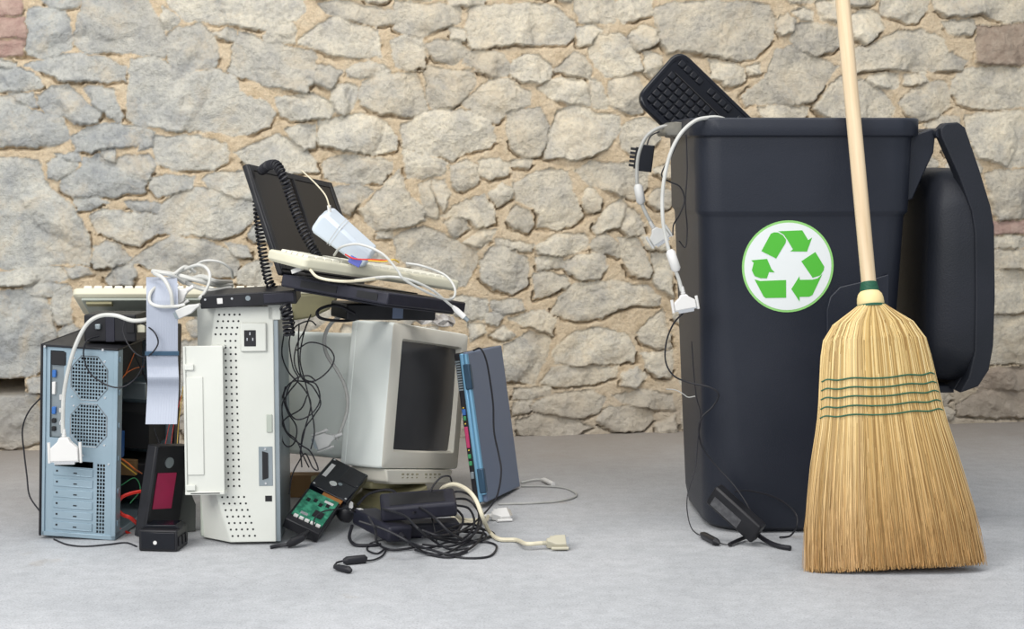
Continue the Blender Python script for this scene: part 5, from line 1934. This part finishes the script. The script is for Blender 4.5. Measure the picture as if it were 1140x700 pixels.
# white plug behind
c = wire('monitor_cable', 'off-white cable tail with a light plug lying beside the foot of the blue laptop', 'cable', [F(566, 573, .012) + Vector((-.047, -.0105, 0))] + FW([(540, 580, .008), (525, 582, .006), (510, 579, .01), (500, 572, .02)]), .0042, 'cable_c')
dplug(c, F(566, 573, .012), (-.9, -.2, 0), (.1, .9, .3), w=.040, L=.04, t=.018, m='plug_w')
c = wire('thin_cable', 'grey lead lying in a wide bow on the floor right of the blue laptop', 'cable', FW([(555, 561, .003), (590, 560, .003), (620, 558, .003), (638, 554, .003), (641, 549, .003), (628, 543, .003), (605, 541, .003), (580, 541, .003)]), .0026, 'cable_g')
c = wire('thin_cable', 'light grey lead with a slim plug end on the floor behind the blue laptop', 'cable', FW([(580, 537, .004), (595, 534, .004), (606, 534, .005), (612, 537, .006)]), .0026, 'cable_w')
b1 = MB()
b1.tube(FW([(603, 533.5, .007), (606, 534, .008), (616, 539, .008)]), .006, 10, radii=[.003, .006, .006])
attach(b1.build('plug', 'plug_w', None, smooth=True), c)
# cord down the blue laptop
wire('power_cord', 'black cord hanging down over the lid of the blue-grey laptop', 'cord',
     W([(527, 390, 4.16), (535, 388, 4.13), (541, 400, 4.12), (545, 420, 4.11), (549, 450, 4.10), (550, 480, 4.09), (555, 505, 4.08), (558, 525, 4.06), (554, 550, 4.03), (545, 565, 3.98), (530, 580, 3.88), (515, 590, 3.82)]), .0022, 'cord')

# ------------------------------------------------------------------ things hanging on the bin
c = wire('printer_cable', 'thick white cable hanging out over the bin corner to a wide white plug', 'cable',
         W([(818, 150, 3.93), (811, 136, 3.88), (801, 131, 3.85), (788, 131, 3.83), (773, 135, 3.81), (757, 150, 3.80), (745, 175, 3.80), (738, 210, 3.80), (738, 245, 3.80), (743, 272, 3.80), (750, 295, 3.80), (756, 312, 3.80), (759, 324, 3.80)]), .0042, 'cable_w')
b1 = MB()
b1.tube(W([(745.5, 278, 3.80), (746.5, 281, 3.80), (752.5, 299, 3.80), (753.5, 302, 3.80)]), .01, 14, radii=[.006, .0105, .0105, .006])
attach(b1.build('ferrite_bead', 'plug_w', None, smooth=True), c)
dplug(c, P(763.5, 344, 3.80), (-.18, 0, 1), (1, 0, .17), w=.048, L=.032, t=.014)
c = wire('monitor_cable', 'grey cable looped out over the tipping lip of the bin to a pale grey plug', 'cable',
         W([(752, 150, 4.05), (744, 141, 4.03), (732, 143, 4.02), (719, 153, 4.02), (711, 172, 4.02), (709, 195, 4.02), (711, 215, 4.02), (718, 235, 4.02), (726, 250, 4.02)]), .0042, 'cable_g')
b1 = MB()
b1.tube(W([(710, 205, 4.02), (710.5, 208, 4.02), (713.5, 224, 4.02), (714.5, 227, 4.02)]), .01, 14, radii=[.006, .0105, .0105, .006])
attach(b1.build('ferrite_bead', 'plug_g', None, smooth=True), c)
dplug(c, P(737, 268, 4.01), (-.55, 0, .85), (.85, 0, .5), w=.045, L=.034, t=.014, m='plug_g')
r15 = slab('drive_connector', 'black ribbed connector hanging off the left rim of the bin', 'connector', P(709, 190, 4.06), (1, 0, -.12), (0.1, 1, 0), None, None)
MB().box(0, .034, 0, .02, 0, .062).build('connector_body', 'blackgloss', r15, bevel=.002)
cf = MB()
for k in range(5):
    cf.box(-.020, .002, .003, .017, .008 + k * .0095, .014 + k * .0095)
cf.box(-.008, .0, .003, .017, .004, .054)
cf.build('contact_fins', 'black', r15, bevel=.0006, seg=1)
own(wire('thin_cord', 'thin black cord joining the ribbed connector to the bin rim', 'cord', W([(719, 166, 4.07), (724, 152, 4.07), (735, 146, 4.07), (748, 140, 4.07), (756, 146, 4.08)]), .0018, 'cord'), r15, 'cord')
wire('thin_cord', 'black wire bowing out from the upper left corner of the bin', 'cord',
     W([(758, 150, 3.86), (748, 172, 3.85), (739, 187, 3.83), (737, 196, 3.83), (745, 202, 3.84), (757, 208, 3.84), (762, 222, 3.84), (757, 238, 3.84), (750, 250, 3.85), (749, 262, 3.85)]), .0016, 'cord')
wire('thin_cord', 'black wire running straight down the near left corner of the bin', 'cord',
     W([(764, 150, 3.825), (765, 190, 3.825), (763, 225, 3.83), (765, 255, 3.84), (763, 275, 3.84), (756, 268, 3.84)]), .0014, 'cord')
own_3 = wire('thin_cord', 'black cord bowing out beneath the wide white plug and down to the adapter', 'cord',
     W([(762, 347, 3.80), (750, 360, 3.81), (742, 380, 3.82), (741, 402, 3.82), (750, 418, 3.82), (768, 426, 3.82), (790, 431, 3.815), (800, 439, 3.815), (794, 452, 3.82), (782, 464, 3.82), (778, 478, 3.82), (782, 498, 3.825), (797, 518, 3.825), (817, 540, 3.81), (832, 562, 3.79), (842, 585, 3.77)]), .0019, 'cord')
wire('thin_cord', 'grey frayed wire end sticking out from the left side of the bin', 'cord', W([(742, 433, 3.86), (752, 434, 3.84), (760, 438, 3.83), (766, 442, 3.825), (774, 441, 3.82)]), .0012, 'cable_g')
c = wire('thin_cord', 'thin dark wire trailing down the bin corner to a small black barrel plug', 'cord',
         W([(770, 380, 3.82), (772, 410, 3.82), (775, 440, 3.82), (780, 462, 3.82), (777, 490, 3.82), (774, 520, 3.81), (766, 548, 3.79), (765, 568, 3.77)]) + FW([(770, 588, .006), (782, 597, .006), (800, 604, .004), (812, 606, .004), (822, 601, .006), (832, 597, .01)]), .0012, 'cord')
own_4 = c
b1 = MB()
b1.tube(FW([(781, 594, .008), (784, 596, .009), (797, 603, .009), (801, 605, .006)]), .008, 12, radii=[.004, .0085, .0085, .004])
attach(b1.build('barrel_plug', 'black', None, smooth=True), c)
b1 = MB()
b1.tube(FW([(812, 606, .006), (820, 602, .008), (832, 597, .010)]), .0042, 10)
attach(b1.build('sleeve', 'black', None, smooth=True), c)
# adapter against the bin
xa = (P(842, 596, 3.74) - P(792, 551, 3.80)).normalized()
r16 = slab('power_adapter', 'black power adapter propped against the foot of the bin', 'adapter', P(787, 556, 3.79), xa, (.4, 1, .35), None, None)
MB().box(0, .135, 0, .028, -.010, .040).build('adapter_case', 'black', r16, bevel=.005, seg=3)
MB().box(.012, .09, -.0006, .001, -.004, .020).build('rating_label', 'zinc', r16)
r16.children[1].data.materials[0] = mat('dull_label', (.05, .05, .055), .5, col2=(.09, .09, .095), nscale=90)
own(wire('power_cord', 'thick black cord end curling from the adapter onto the floor beside the bin', 'cord',
     [P(838, 590, 3.75)] + FW([(846, 597, .014), (857, 604, .008), (868, 608, .006), (880, 610, .006)]), .0055, 'cord'), r16, 'cord')
own(wire('power_cord', 'thin black cord arching across the dark foot of the bin toward the broom', 'cord',
     W([(818, 547, 3.80), (832, 546, 3.82), (856, 551, 3.83), (874, 560, 3.83), (886, 572, 3.82), (887, 585, 3.80)]) + FW([(880, 596, .004), (868, 598, .004)]), .002, 'cord'), r16, 'cord')

own(own_0, k2, 'cord')
own(own_1, k2, 'cord')
own(own_2, r11, 'cord')
own(own_3, r16, 'cord')
own(own_4, r16, 'cord')

# ------------------------------------------------------------------ light
wd = bpy.data.worlds.new('world')
bpy.context.scene.world = wd
wd.use_nodes = True
bg = wd.node_tree.nodes['Background']
bg.inputs['Color'].default_value = (.86, .92, 1.0, 1)
bg.inputs['Strength'].default_value = .66


def area(name, loc, target, size, size_y, power, col):
    l = bpy.data.lights.new(name, 'AREA')
    l.shape = 'RECTANGLE'
    l.size = size
    l.size_y = size_y
    l.energy = power
    l.color = col
    o = bpy.data.objects.new(name, l)
    C.objects.link(o)
    o.location = loc
    o.rotation_euler = (Vector(target) - Vector(loc)).to_track_quat('-Z', 'Y').to_euler()
    return o


area('front_light', (-2.3, .9, 2.5), (-.3, 4.4, .3), 1.8, 1.4, 108, (1, .98, .95))
area('front_light', (-.5, -.7, 2.1), (-.2, 4.2, .3), 2.4, 1.6, 62, (1, .99, .97))  # unseen front fill, added to brighten the monitor casing
area('ceiling_light', (.2, 3.0, 3.7), (.1, 4.8, .2), 3.2, .8, 92, (1, .96, .91))

vs_ = bpy.context.scene.view_settings
vs_.view_transform = 'Standard'
vs_.look = 'None'
vs_.exposure = 0
vs_.gamma = 1
vs_.use_curve_mapping = False
bpy.context.scene.cycles.max_bounces = 6
for o in bpy.data.objects:
    if '_b' in o: del o['_b']
